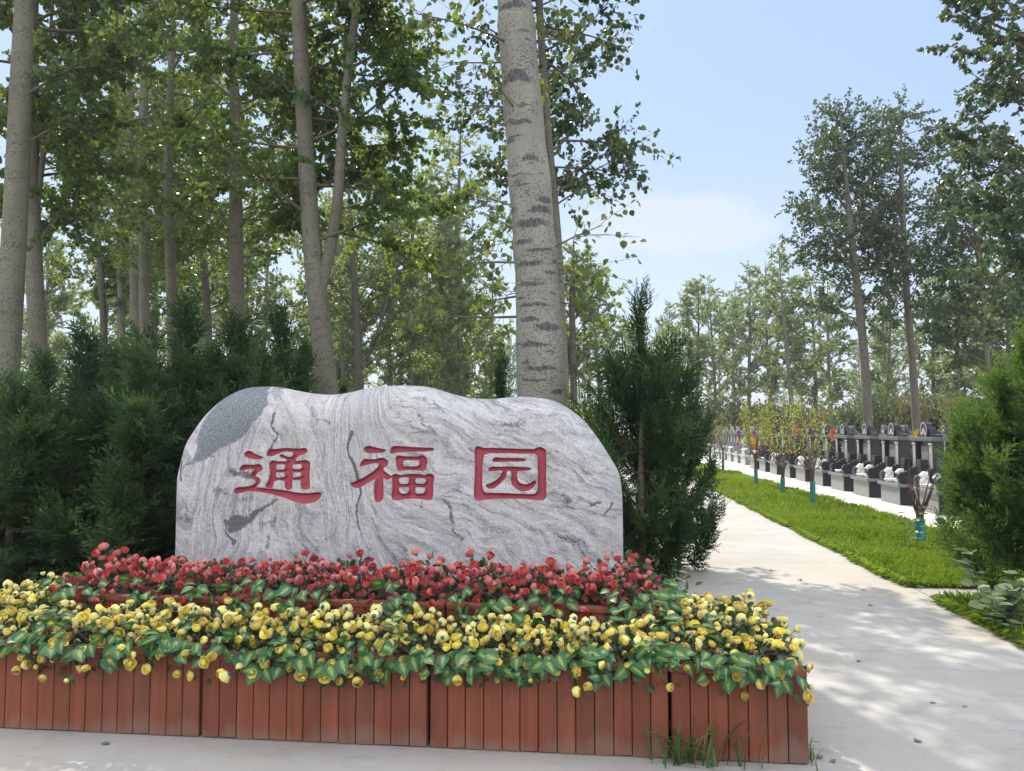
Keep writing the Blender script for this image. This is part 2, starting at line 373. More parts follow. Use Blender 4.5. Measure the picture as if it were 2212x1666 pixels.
def soilmat():
    m, t, b, o = mat('soil'); p = objco(t); a = noise(t, p, Scale=1.2, Detail=8.0, Roughness=.7)
    g = noise(t, p, Scale=.12, Detail=4.0)
    c = mixc(t, mrange(t, g, .4, .6), ramp(t, a, [(.3, (.10, .075, .05)), (.7, (.17, .14, .09))]), ramp(t, a, [(.3, (.06, .08, .03)), (.7, (.13, .15, .05))]))
    t.links.new(c, b.inputs['Base Color']); b.inputs['Roughness'].default_value = .95; bump(t, a, .6, .05, b); return m
M_soil = soilmat()
def pavemat():
    m, t, b, o = mat('pale_paving'); p = objco(t); br = nd(t, 'ShaderNodeTexBrick', inp={'Scale': 1.0, 'Mortar Size': .012, 'Brick Width': .6, 'Row Height': .3})
    br.inputs['Color1'].default_value = (.62, .60, .57, 1); br.inputs['Color2'].default_value = (.54, .53, .50, 1); br.inputs['Mortar'].default_value = (.38, .36, .33, 1)
    t.links.new(p, br.inputs['Vector']); a = noise(t, p, Scale=2.0, Detail=6.0)
    t.links.new(mixc(t, mrange(t, a, .4, .7, 0, .4), br.outputs[0], (.45, .42, .38)), b.inputs['Base Color']); b.inputs['Roughness'].default_value = .8; return m
M_pave = pavemat()

def sheet(name, poly, z, mt):
    mb = MB(); mb.add([G(s, t, z) for s, t in poly], [list(range(len(poly)))]); o = mb.build(name, mt); return tag(o, kind='structure')
gm = MB(); gm.add([(-900, -300, 0), (900, -300, 0), (900, 1500, 0), (-900, 1500, 0)], np.array([(0, 1, 2, 3)])); tag(gm.build('ground', M_soil), kind='structure')
sheet('forecourt', [(-14, -8), (2.97, -8), (2.97, 5.15), (.75, 5.15), (-14, 5.15)], .006, M_cement)
sheet('path', [(.75, 5.15), (2.97, 5.15), (2.97, 7.1), (2.97, 7.75), (2.93, 24), (2.88, 60), (.95, 60), (.85, 24)], .006, M_cement)
sheet('side_path', [(2.985, 7.1), (9, 7.1), (9, 7.78), (2.985, 7.78)], .004, M_cement)
sheet('grave_pavement', [(4.92, 7.8), (13.5, 7.8), (13.5, 52), (4.55, 52), (4.8, 24)], .008, M_pave)
sheet('lane', [(13.6, 31.2), (40, 31.2), (40, 33.4), (13.6, 33.4)], .004, M_cement)

# ------------------------------------------------------------------ the carved name stone
L_ORIG = {1: (498.8, 954.3), 2: (748.2, 954.3), 3: (1008.5, 954.3)}
CH = {
1: [([(310,290),(340,245),(400,220),(460,228),(530,275),(620,315),(700,345),(748,370),(720,395),(640,408),(520,408),(420,390),(340,350),(310,320)], []),
 ([(185,650),(215,600),(285,535),(400,545),(520,545),(600,535),(660,528),(695,560),(725,625),(705,665),(640,700),(590,740),(570,785),(580,815),(640,850),(680,895),(680,940),(650,985),(610,1020),(590,1065),(800,1085),(1000,1105),(1250,1135),(1450,1175),(1650,1205),(1850,1200),(1960,1185),(2035,1175),(2095,1200),(2080,1270),(2030,1340),(1960,1395),(1850,1430),(1700,1440),(1550,1415),(1400,1365),(1200,1290),(1000,1230),(800,1190),(600,1160),(400,1150),(250,1185),(130,1210),(85,1180),(80,1130),(110,1090),(170,1065),(280,1060),(400,1045),(500,1020),(550,985),(578,950),(560,905),(510,865),(470,830),(465,785),(490,735),(530,690),(540,655),(500,635),(420,635),(330,650),(260,670),(200,670)], []),
 ([(820,310),(840,250),(880,190),(940,175),(1040,182),(1160,165),(1300,155),(1450,165),(1580,170),(1690,150),(1730,180),(1745,225),(1720,265),(1640,300),(1560,335),(1510,370),(1490,410),(1480,460),(1560,455),(1640,445),(1710,435),(1770,455),(1810,500),(1812,600),(1800,700),(1805,850),(1815,1000),(1812,1080),(1760,1118),(1680,1115),(1630,1090),(1612,1030),(1612,920),(1590,890),(1430,895),(1415,920),(1418,1020),(1410,1090),(1350,1120),(1290,1115),(1255,1070),(1250,960),(1245,925),(1200,900),(1080,895),(1000,930),(985,980),(965,1050),(940,1085),(830,1080),(800,1040),(815,990),(860,930),(890,850),(905,750),(900,620),(885,520),(905,475),(960,440),(1060,460),(1180,465),(1290,462),(1310,435),(1250,400),(1170,370),(1120,335),(1140,305),(1190,305),(1260,335),(1340,360),(1400,358),(1435,310),(1440,250),(1380,235),(1250,230),(1150,255),(1060,295),(1010,315),(950,340),(870,345),(825,335)],
  [[(1045,560),(1080,525),(1200,525),(1255,540),(1255,620),(1220,655),(1045,655)],[(1420,580),(1450,530),(1600,525),(1635,560),(1630,610),(1590,645),(1425,640)],[(1035,730),(1060,710),(1230,715),(1258,760),(1245,820),(1140,850),(1080,840),(1030,810)],[(1430,730),(1450,712),(1600,715),(1630,760),(1610,815),(1540,830),(1430,840)]])],
2: [([(410,175),(430,135),(480,112),(545,105),(640,130),(760,160),(860,180),(918,192),(900,225),(850,255),(700,268),(520,272),(440,250),(415,215)], []),
 ([(310,550),(340,485),(390,430),(440,405),(540,418),(660,415),(760,390),(830,382),(890,395),(945,440),(968,500),(945,550),(890,590),(855,630),(855,670),(900,710),(980,765),(1030,808),(1060,800),(1090,765),(1140,750),(1190,760),(1240,785),(1340,770),(1480,755),(1620,758),(1740,770),(1840,785),(1900,755),(1960,748),(2010,775),(2040,830),(2035,890),(2015,950),(2015,1100),(2010,1250),(1995,1320),(1950,1365),(1850,1350),(1700,1330),(1500,1322),(1300,1340),(1150,1360),(1085,1360),(1050,1300),(1058,1200),(1065,1050),(1065,900),(1058,840),(1020,845),(970,882),(920,870),(850,840),(850,950),(855,1100),(862,1240),(845,1330),(790,1395),(730,1412),(680,1390),(655,1320),(650,1200),(650,1080),(660,980),(668,870),(600,900),(500,960),(400,1020),(300,1065),(230,1080),(150,1055),(100,1010),(88,970),(120,955),(250,910),(400,840),(520,765),(620,700),(700,630),(750,570),(765,535),(730,505),(640,500),(500,530),(400,560),(330,580)],
  [[(1210,880),(1235,845),(1330,825),(1440,830),(1455,880),(1445,960),(1410,988),(1260,990),(1215,950)],[(1600,870),(1620,845),(1750,850),(1840,860),(1855,910),(1830,965),(1800,988),(1625,985),(1600,940)],[(1210,1090),(1240,1060),(1440,1055),(1450,1120),(1440,1190),(1400,1215),(1270,1210),(1220,1160)],[(1600,1080),(1630,1055),(1800,1055),(1838,1090),(1825,1160),(1780,1210),(1640,1222),(1600,1190)]]),
 ([(1010,250),(1040,180),(1080,120),(1150,102),(1300,115),(1500,130),(1700,140),(1850,148),(1980,145),(2030,165),(2030,195),(1970,215),(1800,232),(1500,235),(1250,245),(1100,268),(1030,270)], []),
 ([(1145,390),(1170,345),(1240,325),(1340,345),(1500,352),(1680,355),(1770,325),(1830,350),(1870,410),(1870,500),(1850,600),(1830,665),(1790,685),(1650,665),(1480,655),(1320,670),(1230,682),(1190,650),(1165,560),(1150,470)], [[(1305,500),(1320,450),(1380,430),(1550,425),(1690,435),(1700,500),(1690,555),(1640,580),(1500,585),(1350,580),(1315,550)]])],
3: [([(175,160),(210,115),(270,118),(380,155),(600,150),(850,160),(1100,170),(1350,180),(1550,180),(1650,140),(1720,130),(1790,165),(1835,220),(1838,400),(1838,600),(1830,800),(1835,1000),(1842,1200),(1825,1310),(1780,1365),(1700,1365),(1550,1345),(1300,1325),(1000,1318),(700,1320),(450,1345),(250,1370),(200,1340),(170,1260),(170,1100),(180,900),(185,600),(180,350)],
  [[(390,320),(450,285),(560,268),(900,270),(1250,275),(1560,280),(1620,310),(1645,380),(1650,600),(1650,850),(1645,1100),(1625,1170),(1570,1215),(1450,1228),(1200,1215),(900,1200),(600,1195),(450,1192),(390,1160),(365,1080),(350,900),(355,650),(362,450)]]),
 ([(585,440),(620,390),(700,368),(800,380),(1000,385),(1250,390),(1340,405),(1370,430),(1340,455),(1200,465),(950,460),(750,470),(640,475),(590,465)], []),
 ([(495,670),(530,615),(580,588),(750,590),(950,585),(1200,595),(1400,598),(1470,615),(1492,645),(1450,665),(1300,678),(1180,682),(1160,740),(1160,830),(1180,900),(1220,955),(1290,990),(1380,995),(1460,975),(1530,930),(1585,908),(1605,940),(1575,1010),(1520,1075),(1430,1135),(1330,1155),(1230,1140),(1130,1080),(1060,1010),(1028,920),(1030,800),(1030,710),(1000,675),(940,678),(920,720),(910,800),(860,880),(780,970),(680,1050),(600,1090),(510,1095),(460,1060),(440,1015),(500,990),(600,945),(700,890),(770,820),(815,740),(820,680),(750,668),(620,680),(530,690)], [])]}
def stone_mat():
    m, t, b, o = mat('veined_gneiss'); p = objco(t); fl = attr(t, 'flow').outputs['Vector']
    wv = nd(t, 'ShaderNodeTexNoise', inp={'Scale': 5.0, 'Detail': 5.0, 'Roughness': .6}); t.links.new(p, wv.inputs['Vector'])
    ma = nd(t, 'ShaderNodeVectorMath', operation='MULTIPLY_ADD'); t.links.new(wv.outputs['Color'], ma.inputs[0]); ma.inputs[1].default_value = (.16, .16, 0); t.links.new(fl, ma.inputs[2]); fw = ma.outputs[0]
    b1 = noise(t, scaled(t, fw, (15, 2.6, 1)), Scale=1.0, Detail=9.0, Roughness=.78, Distortion=.5)
    b2 = noise(t, scaled(t, fw, (60, 9, 1)), Scale=1.0, Detail=7.0, Roughness=.8, Distortion=.6)
    area = noise(t, p, Scale=1.5, Detail=4.0)
    c = ramp(t, b1, [(.36, (.17, .17, .185)), (.46, (.38, .375, .385)), (.58, (.535, .535, .54))])
    k2 = math_(t, 'MULTIPLY', mrange(t, b2, .52, .62), mrange(t, area, .40, .58, .08, .95))
    c = mixc(t, k2, c, (.20, .20, .21))
    b3 = noise(t, scaled(t, fw, (13, 1.6, 1)), Scale=1.0, Detail=9.0, Roughness=.8, Distortion=.4)
    c = mixc(t, math_(t, 'MULTIPLY', mrange(t, b3, .54, .61), mrange(t, b2, .40, .55)), c, (.075, .075, .085))
    gr = noise(t, p, Scale=170.0, Detail=2.0); c = mixc(t, mrange(t, gr, .56, .70, 0, .7), c, (.27, .27, .28))
    gr2 = noise(t, p, Scale=110.0, Detail=2.0); c = mixc(t, mrange(t, gr2, .58, .7, 0, .6), c, (.80, .79, .77))
    warm = noise(t, p, Scale=2.4, Detail=3.0); c = mixc(t, mrange(t, warm, .5, .75, 0, .2), c, (.56, .47, .40))
    v = attr(t, 'vein').outputs['Fac']; rg = noise(t, p, Scale=48.0, Detail=5.0, Roughness=.75)
    k = math_(t, 'ADD', v, mrange(t, rg, .3, .7, -.42, .30)); c = mixc(t, mrange(t, k, .34, .72), c, mixc(t, mrange(t, gr, .4, .6), (.065, .066, .07), (.17, .17, .18)))
    d = attr(t, 'dark').outputs['Fac']; kd = mrange(t, math_(t, 'ADD', d, mrange(t, rg, .3, .7, -.25, .25)), .42, .58)
    c = mixc(t, kd, c, ramp(t, gr, [(.38, (.085, .10, .115)), (.5, (.16, .185, .20)), (.62, (.27, .30, .32))]))
    pa = attr(t, 'paint').outputs['Fac']; red = mixc(t, noise(t, p, Scale=14.0, Detail=4.0), (.285, .034, .055), (.36, .06, .085))
    c = mixc(t, mrange(t, pa, .25, .75), c, red)
    t.links.new(c, b.inputs['Base Color']); t.links.new(mrange(t, pa, .3, .7, .72, .5), b.inputs['Roughness']); b.inputs['Specular IOR Level'].default_value = .35
    h = math_(t, 'ADD', math_(t, 'MULTIPLY', gr, .5), math_(t, 'ADD', noise(t, p, Scale=42.0, Detail=4.0), math_(t, 'MULTIPLY', b1, .5)))
    h = math_(t, 'MULTIPLY', h, mrange(t, pa, .2, .6, 1.0, .12)); bump(t, h, .85, .008, b); return m
M_stone = stone_mat()
def build_stone():
    T0 = 5.32                                 # mid plane; the face stands ~0.27 m nearer
    zz = lambda pts: [on_t(368.7 + .4461 * x, 813.3 + .4461 * y, T0 - .065) for x, y in pts]
    fz = lambda pts: [on_t(368.7 + .4461 * x, 813.3 + .4461 * y, T0 - .27) for x, y in pts]
    sil = zz([(22,880),(22,780),(25,600),(30,500),(48,420),(75,320),(110,265),(160,190),(230,120),(300,75),(360,52),(440,46),(520,50),(600,68),(680,82),(760,88),(830,82),(900,66),(960,50),(1040,43),(1120,42),(1200,43),(1260,52),(1330,75),(1400,95),(1460,106),(1540,108),(1600,104),(1660,97),(1720,96),(1800,105),(1860,118),(1920,150),(1990,200),(2040,260),(2090,330),(2140,410),(2170,460),(2185,530),(2190,620),(2192,760),(2192,890)])
    # smooth the outline (Chaikin)
    P = np.array(sil)
    for _ in range(2):
        Q = np.empty((2 * (len(P) - 1), 2)); Q[0::2] = .75 * P[:-1] + .25 * P[1:]; Q[1::2] = .25 * P[:-1] + .75 * P[1:]; P = np.vstack([P[:1], Q, P[-1:]])
    P[:, 0] = np.maximum.accumulate(P[:, 0] + np.arange(len(P)) * 1e-7)
    xl, xr = P[0, 0], P[-1, 0]; cx = (xl + xr) / 2
    ztop = lambda x: np.interp(x, P[:, 0], P[:, 1])
    poly = np.vstack([[xl, -.5], P, [xr, -.5]])
    nx, nv = 830, 420
    u = np.linspace(0, 1, nx); e = .035
    xs = xl + (xr - xl) * (u - np.sin(2 * np.pi * u) / (2 * np.pi) * .55)
    q = np.linspace(0, 1, nv); v = q + .30 * q * (1 - q) ** .5 * 0 + 0; v = 1 - (1 - q) ** 1.18
    X = np.repeat(xs[:, None], nv, 1); Z = v[None, :] * ztop(xs)[:, None]
    D = seg_dist(X, Z, poly[::2] if len(poly) > 200 else poly, closed=False)
    D[0, :] = 0; D[-1, :] = 0; D[:, -1] = 0
    wl = np.clip((X - xl) / .5, 0, 1)
    R = .30 + .10 * fbm2(X * 1.3, Z * 1.3, 5, 2)
    k = np.clip(D / R, 0, 1); prof = (1 - (1 - k) ** 2.4) ** .55
    Y = -.27 * prof - .02 * fbm2(X * 1.8 + 3, Z * 1.8, 11, 3) * k - .006 * fbm2(X * 8, Z * 8, 21, 3) * k
    # shallow flutes running down from the two saddles of the top edge
    for sx_, wd in ((on_t(690, 850, T0)[0], .12), (on_t(1010, 860, T0)[0], .14)):
        Y += .05 * np.exp(-((X - sx_ - .15 * (1.7 - Z)) / wd) ** 2) * np.clip((Z - 1.05) / .6, 0, 1) * k
    # carved characters
    sd = np.full(X.shape, 1.0); which = np.zeros(X.shape, int)
    for c, parts in CH.items():
        ox, oz = L_ORIG[c]; cv = lambda pts: np.array([on_t(ox + .09314 * a, oz + .09314 * b_, T0 - .27) for a, b_ in pts])
        best = np.full(X.shape, 1.0)
        allp = np.vstack([cv(o_) for o_, _ in parts]); m_ = (X > allp[:, 0].min() - .03) & (X < allp[:, 0].max() + .03) & (Z > allp[:, 1].min() - .03) & (Z < allp[:, 1].max() + .03)
        xx, zz_ = X[m_], Z[m_]; bb = np.full(xx.shape, 1.0)
        for o_, hs in parts:
            s_ = sdf_poly(xx, zz_, cv(o_))
            for h in hs: s_ = np.maximum(s_, -sdf_poly(xx, zz_, cv(h)))
            bb = np.minimum(bb, s_)
        best[m_] = bb; which[best < sd] = c; sd = np.minimum(sd, best)
    depth = .024 * np.sqrt(np.clip(1 - (1 - np.clip(-sd / .019, 0, 1)) ** 2, 0, 1))
    Y += depth
    paint = np.clip(.5 - sd / .006, 0, 1)
    # veins traced from the stone's face
    wx = X + .03 * fbm2(X * 12, Z * 12, 31, 4) + .03 * fbm2(X * 3, Z * 3, 33, 2); wz = Z + .03 * fbm2(X * 12 + 5, Z * 12, 41, 4) + .03 * fbm2(X * 3 + 9, Z * 3, 43, 2)
    dark = np.zeros(X.shape)
    d1 = sdf_poly(X + .03 * fbm2(X * 9, Z * 9, 51, 4), Z + .03 * fbm2(X * 9, Z * 9, 52, 4), fz([(112,300),(140,200),(180,130),(240,70),(310,20),(380,-10),(420,30),(445,90),(465,140),(440,170),(420,200),(380,250),(340,300),(290,330),(230,350),(190,390),(140,410),(95,415),(128,350)]))
    dark = np.maximum(dark, np.clip(.5 - d1 / .05, 0, 1))
    vein = np.zeros(X.shape)
    def poly_v(pts, soft, amt): 
        s_ = sdf_poly(wx, wz, fz(pts)); np.maximum(vein, amt * np.clip(.5 - s_ / soft, 0, 1), out=vein)
    def line_v(pts, wpx, soft, amt):
        s_ = seg_dist(wx, wz, fz(pts), False) - wpx * .00137 * (.45 + 1.6 * vnoise2(X * 11, Z * 11, 61)); np.maximum(vein, amt * np.clip(.5 - s_ / soft, 0, 1), out=vein)
    poly_v([(275,700),(300,670),(350,660),(385,670),(400,650),(440,620),(500,590),(535,585),(510,600),(450,640),(410,690),(380,715),(330,735),(300,770),(275,760)], .03, 1)
    for pts, wpx, soft, amt in [([(505,190),(495,240),(520,270),(500,310),(485,350)], 7, .012, .9), ([(430,55),(480,110),(510,170),(495,240)], 3, .012, .6), ([(880,280),(865,350),(885,420),(910,500),(900,600),(885,680),(890,710),(930,770),(970,830)], 6, .01, 1),
        ([(275,700),(265,760),(310,820)], 7, .012, 1), ([(700,850),(730,800),(830,740),(860,640)], 3, .012, .75), ([(1320,590),(1360,640),(1380,700)], 10, .03, .8), ([(1490,750),(1600,770),(1700,760)], 10, .05, .75), ([(1840,570),(1900,580),(1930,600)], 22, .06, .8), ([(1580,215),(1640,220),(1710,225)], 14, .06, .7),
        ([(1900,620),(2000,645),(2080,610)], 5, .015, .85), ([(2090,680),(2130,620)], 4, .012, .8), ([(300,455),(380,465),(430,450)], 14, .05, .8), ([(230,550),(330,580),(400,585)], 14, .06, .7), ([(1210,180),(1230,230),(1290,290)], 6, .02, .7), ([(1250,100),(1320,155)], 6, .02, .8), ([(1380,740),(1420,800),(1400,830)], 6, .02, .75), ([(40,470),(60,440),(110,415),(200,390)], 6, .02, .8),
        ([(25,420),(32,500)], 14, .03, .9), ([(70,600),(65,680)], 4, .012, .7), ([(130,500),(160,560)], 12, .06, .55), ([(660,150),(700,200),(760,220)], 6, .02, .6), ([(910,560),(905,700),(960,800)], 3, .01, .75), ([(1050,470),(1090,560)], 4, .02, .6), ([(430,720),(520,700)], 14, .06, .6), ([(1220,600),(1225,640)], 3, .01, .7), ([(480,800),(470,850)], 10, .04, .7), ([(720,810),(715,860)], 6, .02, .8), ([(1800,690),(1950,720),(2080,760)], 6, .05, .5), ([(840,180),(830,260),(780,300)], 8, .05, .5)]: line_v(pts, wpx, soft, amt)
    w_ = np.clip((X - (on_t(368.7 + .4461 * 950, 1000, T0)[0])) / .5 + .5, 0, 1); w_ = w_ * w_ * (3 - 2 * w_)
    wl_ = np.clip((on_t(368.7 + .4461 * 520, 1000, T0)[0] - X) / .5, 0, 1)
    warp = .16 * fbm2(X * 1.6, Z * 1.6, 71, 3) + .07 * fbm2(X * 4, Z * 4, 73, 2)
    phi = (1 - w_) * (X * .9 + .25 * Z) * (1 - .5 * wl_) + w_ * (.52 * X + .85 * Z * np.clip(.6 + Z * .25, .5, 1.1)) + .35 * wl_ * Z + warp
    psi = (1 - w_) * Z + w_ * (.85 * X - .52 * Z) + .1 * fbm2(X * 2, Z * 2, 75, 2)
    bs = Vector(G(cx, T0)); V = np.stack([X - cx, Y, Z], -1).reshape(-1, 3)
    idx = np.arange(nx * nv).reshape(nx, nv); F = np.stack([idx[:-1, :-1], idx[1:, :-1], idx[1:, 1:], idx[:-1, 1:]], -1)
    fm = sd[:-1, :-1]; fm = np.minimum(np.minimum(fm, sd[1:, :-1]), np.minimum(sd[1:, 1:], sd[:-1, 1:])); wh = np.where(fm < .002, which[:-1, :-1], 0)
    root = empty('name_stone', (bs.x, bs.y, 0), -ALPHA, 'large pale veined boulder slab with three red carved characters behind the red flowers', 'stone')
    def sub(mask, name):
        f = F[mask]; us = np.unique(f); inv = np.full(nx * nv, -1); inv[us] = np.arange(len(us))
        mb = MB(); r = lambda A: A.reshape(-1)[us]
        mb.add(V[us], inv[f], None, flow=np.stack([r(phi), r(psi), np.zeros(len(us))], -1), vein=r(vein), dark=r(dark), paint=r(paint))
        return mb
    body = sub(wh == 0, 'rock')
    # the back of the block: the same outline, coarser, bulging away
    sx_ = np.arange(0, nx, 5); sx_ = np.unique(np.r_[sx_, nx - 1]); sv = np.unique(np.r_[np.arange(0, nv, 5), nv - 1]); ii = np.ix_(sx_, sv)
    Vb = np.stack([X[ii] - cx, .30 * prof[ii] + .03 * fbm2(X[ii] * 2, Z[ii] * 2, 91, 3) * k[ii], Z[ii]], -1).reshape(-1, 3)
    ib = np.arange(len(sx_) * len(sv)).reshape(len(sx_), len(sv)); Fb = np.stack([ib[:-1, :-1], ib[:-1, 1:], ib[1:, 1:], ib[1:, :-1]], -1).reshape(-1, 4)
    zz0 = np.zeros(len(Vb)); body.add(Vb, Fb, None, flow=np.stack([Vb[:, 0], Vb[:, 2], zz0], -1), vein=zz0, dark=zz0, paint=zz0)
    body.build('rock', M_stone, root, True)
    for c in (1, 2, 3):
        o = sub(wh == c, 'c').build('carved_character', M_stone, root, True)
        o['label'] = {1: 'red carved character tong, first of the three', 2: 'red carved character fu, middle of the three', 3: 'red carved character yuan in its square frame'}[c]
build_stone()

# ------------------------------------------------------------------ wooden planter boxes
def woodmat(name, base):
    m, t, b, o = mat(name); p = objco(t); r = attr(t, 'rnd').outputs['Fac']
    g = noise(t, scaled(t, p, (28, 28, 2.2)), Scale=1.0, Detail=6.0, Roughness=.65, Distortion=.5)
    dirt = noise(t, scaled(t, p, (5, 5, 2)), Scale=1.0, Detail=6.0, Roughness=.7)
    c = ramp(t, g, [(.3, tuple(x * .72 for x in base)), (.55, base), (.8, tuple(x * 1.25 for x in base))])
    c = mixc(t, mrange(t, r, 0, 1, 0, .5), c, tuple(x * .5 for x in base)); 
    c = mixc(t, mrange(t, dirt, .54, .74, 0, .7), c, (.07, .05, .035))
    sz = nd(t, 'ShaderNodeSeparateXYZ'); t.links.new(p, sz.inputs[0]); mud = math_(t, 'ADD', sz.outputs['Z'], mrange(t, dirt, .3, .7, .05, -.09)); c = mixc(t, mrange(t, mud, .0, .06, .38, 0), c, (.20, .165, .13))
    kn = nd(t, 'ShaderNodeTexVoronoi', inp={'Scale': 1.0}); t.links.new(scaled(t, p, (6, 6, 3.4)), kn.inputs['Vector']); c = mixc(t, mrange(t, kn.outputs['Distance'], .045, .075, .8, 0), c, (.045, .02, .012))
    t.links.new(c, b.inputs['Base Color']); b.inputs['Roughness'].default_value = .62; b.inputs['Specular IOR Level'].default_value = .3
    bump(t, math_(t, 'ADD', g, math_(t, 'MULTIPLY', dirt, .5)), .25, .004, b); return m
M_wood = woodmat('red_stained_wood', (.20, .06, .031)); M_rim = woodmat('red_stained_rim', (.23, .072, .038))
M_liner = plain('dark_liner', (.016, .015, .014), .9)
rp = np.random.RandomState(4)
def planter(s0, s1, t0, t1, h, label, name='planter_box', front=True, rimw=.045, n=None):
    ws, dt = s1 - s0, t1 - t0; c = G((s0 + s1) / 2, (t0 + t1) / 2); o = empty(name, (c.x, c.y, .006), -ALPHA, label, 'planter box', 'wooden planter boxes')
    hs, ht = ws / 2, dt / 2; th = .022
    def panel(L, nm, fn):
        k = max(2, int(round(L / .085))) if n is None else n; mb = MB(); gp = .002
        cuts = np.cumsum(np.r_[0, 1 + .10 * (rp.rand(k) - .5)]); cuts = cuts / cuts[-1] * L - L / 2
        for a, b_ in zip(cuts[:-1], cuts[1:]): fn(mb, a + gp, b_ - gp, .0015 * rp.rand(), rp.rand() ** 1.6)
        return mb.build(nm, M_wood, o)
    panel(ws, 'front_panel', lambda mb, a, b_, e, r: mb.bbox(a, b_, -ht - e, -ht + th, .002 + e * 4, h - .03, .0025, r))
    panel(ws, 'back_panel', lambda mb, a, b_, e, r: mb.bbox(a, b_, ht - th, ht + e, .012, h - .03, .0025, r))
    for sg in (-1, 1):
        x0 = sg * hs; panel(dt - 2 * th - .006, 'side_panel', lambda mb, a, b_, e, r: mb.bbox(min(x0, x0 - sg * th) - (e if sg < 0 else 0), max(x0, x0 - sg * th) + (e if sg > 0 else 0), a, b_, .012, h - .03, .0025, r))
    mb = MB(); ov = .006
    mb.bbox(-hs - ov + .008, hs + ov - .008, -ht - ov, -ht + rimw, h - .0295, h, .004, .2); mb.bbox(-hs - ov + .008, hs + ov - .008, ht - rimw, ht + ov, h - .0295, h, .004, .5)
    mb.bbox(-hs - ov + .008, -hs + rimw, -ht + rimw + .001, ht - rimw - .001, h - .0295, h, .004, .4); mb.bbox(hs - rimw, hs + ov - .008, -ht + rimw + .001, ht - rimw - .001, h - .0295, h, .004, .3)
    mb.build('rim', M_rim, o)
    mb = MB(); mb.box(-hs + th + .004, hs - th - .004, -ht + th + .004, ht - th - .004, .006, h - .05); mb.build('liner', M_liner, o)
    return o
# joints of the front row, measured on the photograph, put on the grid
TF = 3.645; HF = .415
sj = [on_t(x, 1640, TF)[0] for x in (431, 925, 1449, 1748)]
sj0 = sj[0] - (sj[1] - sj[0]); g_ = .007
ordn = ['low red wooden planter at the left edge of the front row', 'low red wooden planter second from the left in the front row', 'low red wooden planter in the middle of the front row with wide plain front', 'low red wooden planter at the right corner running back beside the path']
DF = .46
planter(sj0 + g_, sj[0] - g_, TF, TF + DF, HF, ordn[0]); planter(sj[0] + g_, sj[1] - g_, TF, TF + DF, HF, ordn[1]); planter(sj[1] + g_, sj[2] - g_, TF, TF + DF, HF, ordn[2])
planter(sj[2] + g_, sj[3], TF, TF + 1.06, HF, ordn[3])
sl0, sl1 = sj0 - .62, sj0 - g_
planter(sl0, sl1, TF + .02, TF + 1.1, HF, 'low red wooden planter running back at the left end behind the frame edge')
TR = TF + DF + .03; HR = .56; DR = .56
rj = [on_t(x, 1310, TR)[0] for x in (112, 524, 962, 1423)]
for i, lb in enumerate(['raised red wooden planter at the left end of the red flower tier', 'raised red wooden planter in the middle of the red flower tier', 'raised red wooden planter at the right end of the red flower tier']):
    planter(rj[i] + g_ * .7, rj[i + 1] - g_ * .7, TR, TR + DR, HR, lb, rimw=.06)
# ------------------------------------------------------------------ artificial flowers
def petalmat(name, tip, base, tr):
    m, t, b, o = mat(name); h = attr(t, 'tip').outputs['Fac']; oi = nd(t, 'ShaderNodeObjectInfo').outputs['Random']
    c = ramp(t, h, [(0, base), (.55, tuple(.5 * (x + y) for x, y in zip(base, tip))), (1, tip)])
    hs = nd(t, 'ShaderNodeHueSaturation'); t.links.new(c, hs.inputs['Color']); t.links.new(mrange(t, oi, 0, 1, .78, 1.12), hs.inputs['Value']); t.links.new(mrange(t, oi, 0, 1, .49, .51), hs.inputs['Hue']); c = hs.outputs[0]
    t.links.new(c, b.inputs['Base Color']); b.inputs['Roughness'].default_value = .55; b.inputs['Sheen Weight'].default_value = .25
    x = nd(t, 'ShaderNodeBsdfTranslucent'); t.links.new(mixc(t, .5, c, tr), x.inputs[0]); ms = nd(t, 'ShaderNodeMixShader', inp={0: .25})
    t.links.new(b.outputs[0], ms.inputs[1]); t.links.new(x.outputs[0], ms.inputs[2]); t.links.new(ms.outputs[0], o.inputs[0]); return m
M_yel = petalmat('yellow_petal', (.85, .68, .075), (.86, .84, .42), (.85, .78, .2)); M_red = petalmat('red_petal', (.56, .022, .02), (.72, .26, .24), (.7, .06, .05))
M_calyx = plain('teal_calyx', (.025, .12, .11), .5); M_stem = plain('flower_stem', (.10, .06, .05), .6)
M_bfoil = leafmat('bunch_leaf', [(0, (.02, .05, .02)), (.7, (.04, .085, .03)), (1, (.08, .12, .05))], (.06, .11, .03), .18, .45)
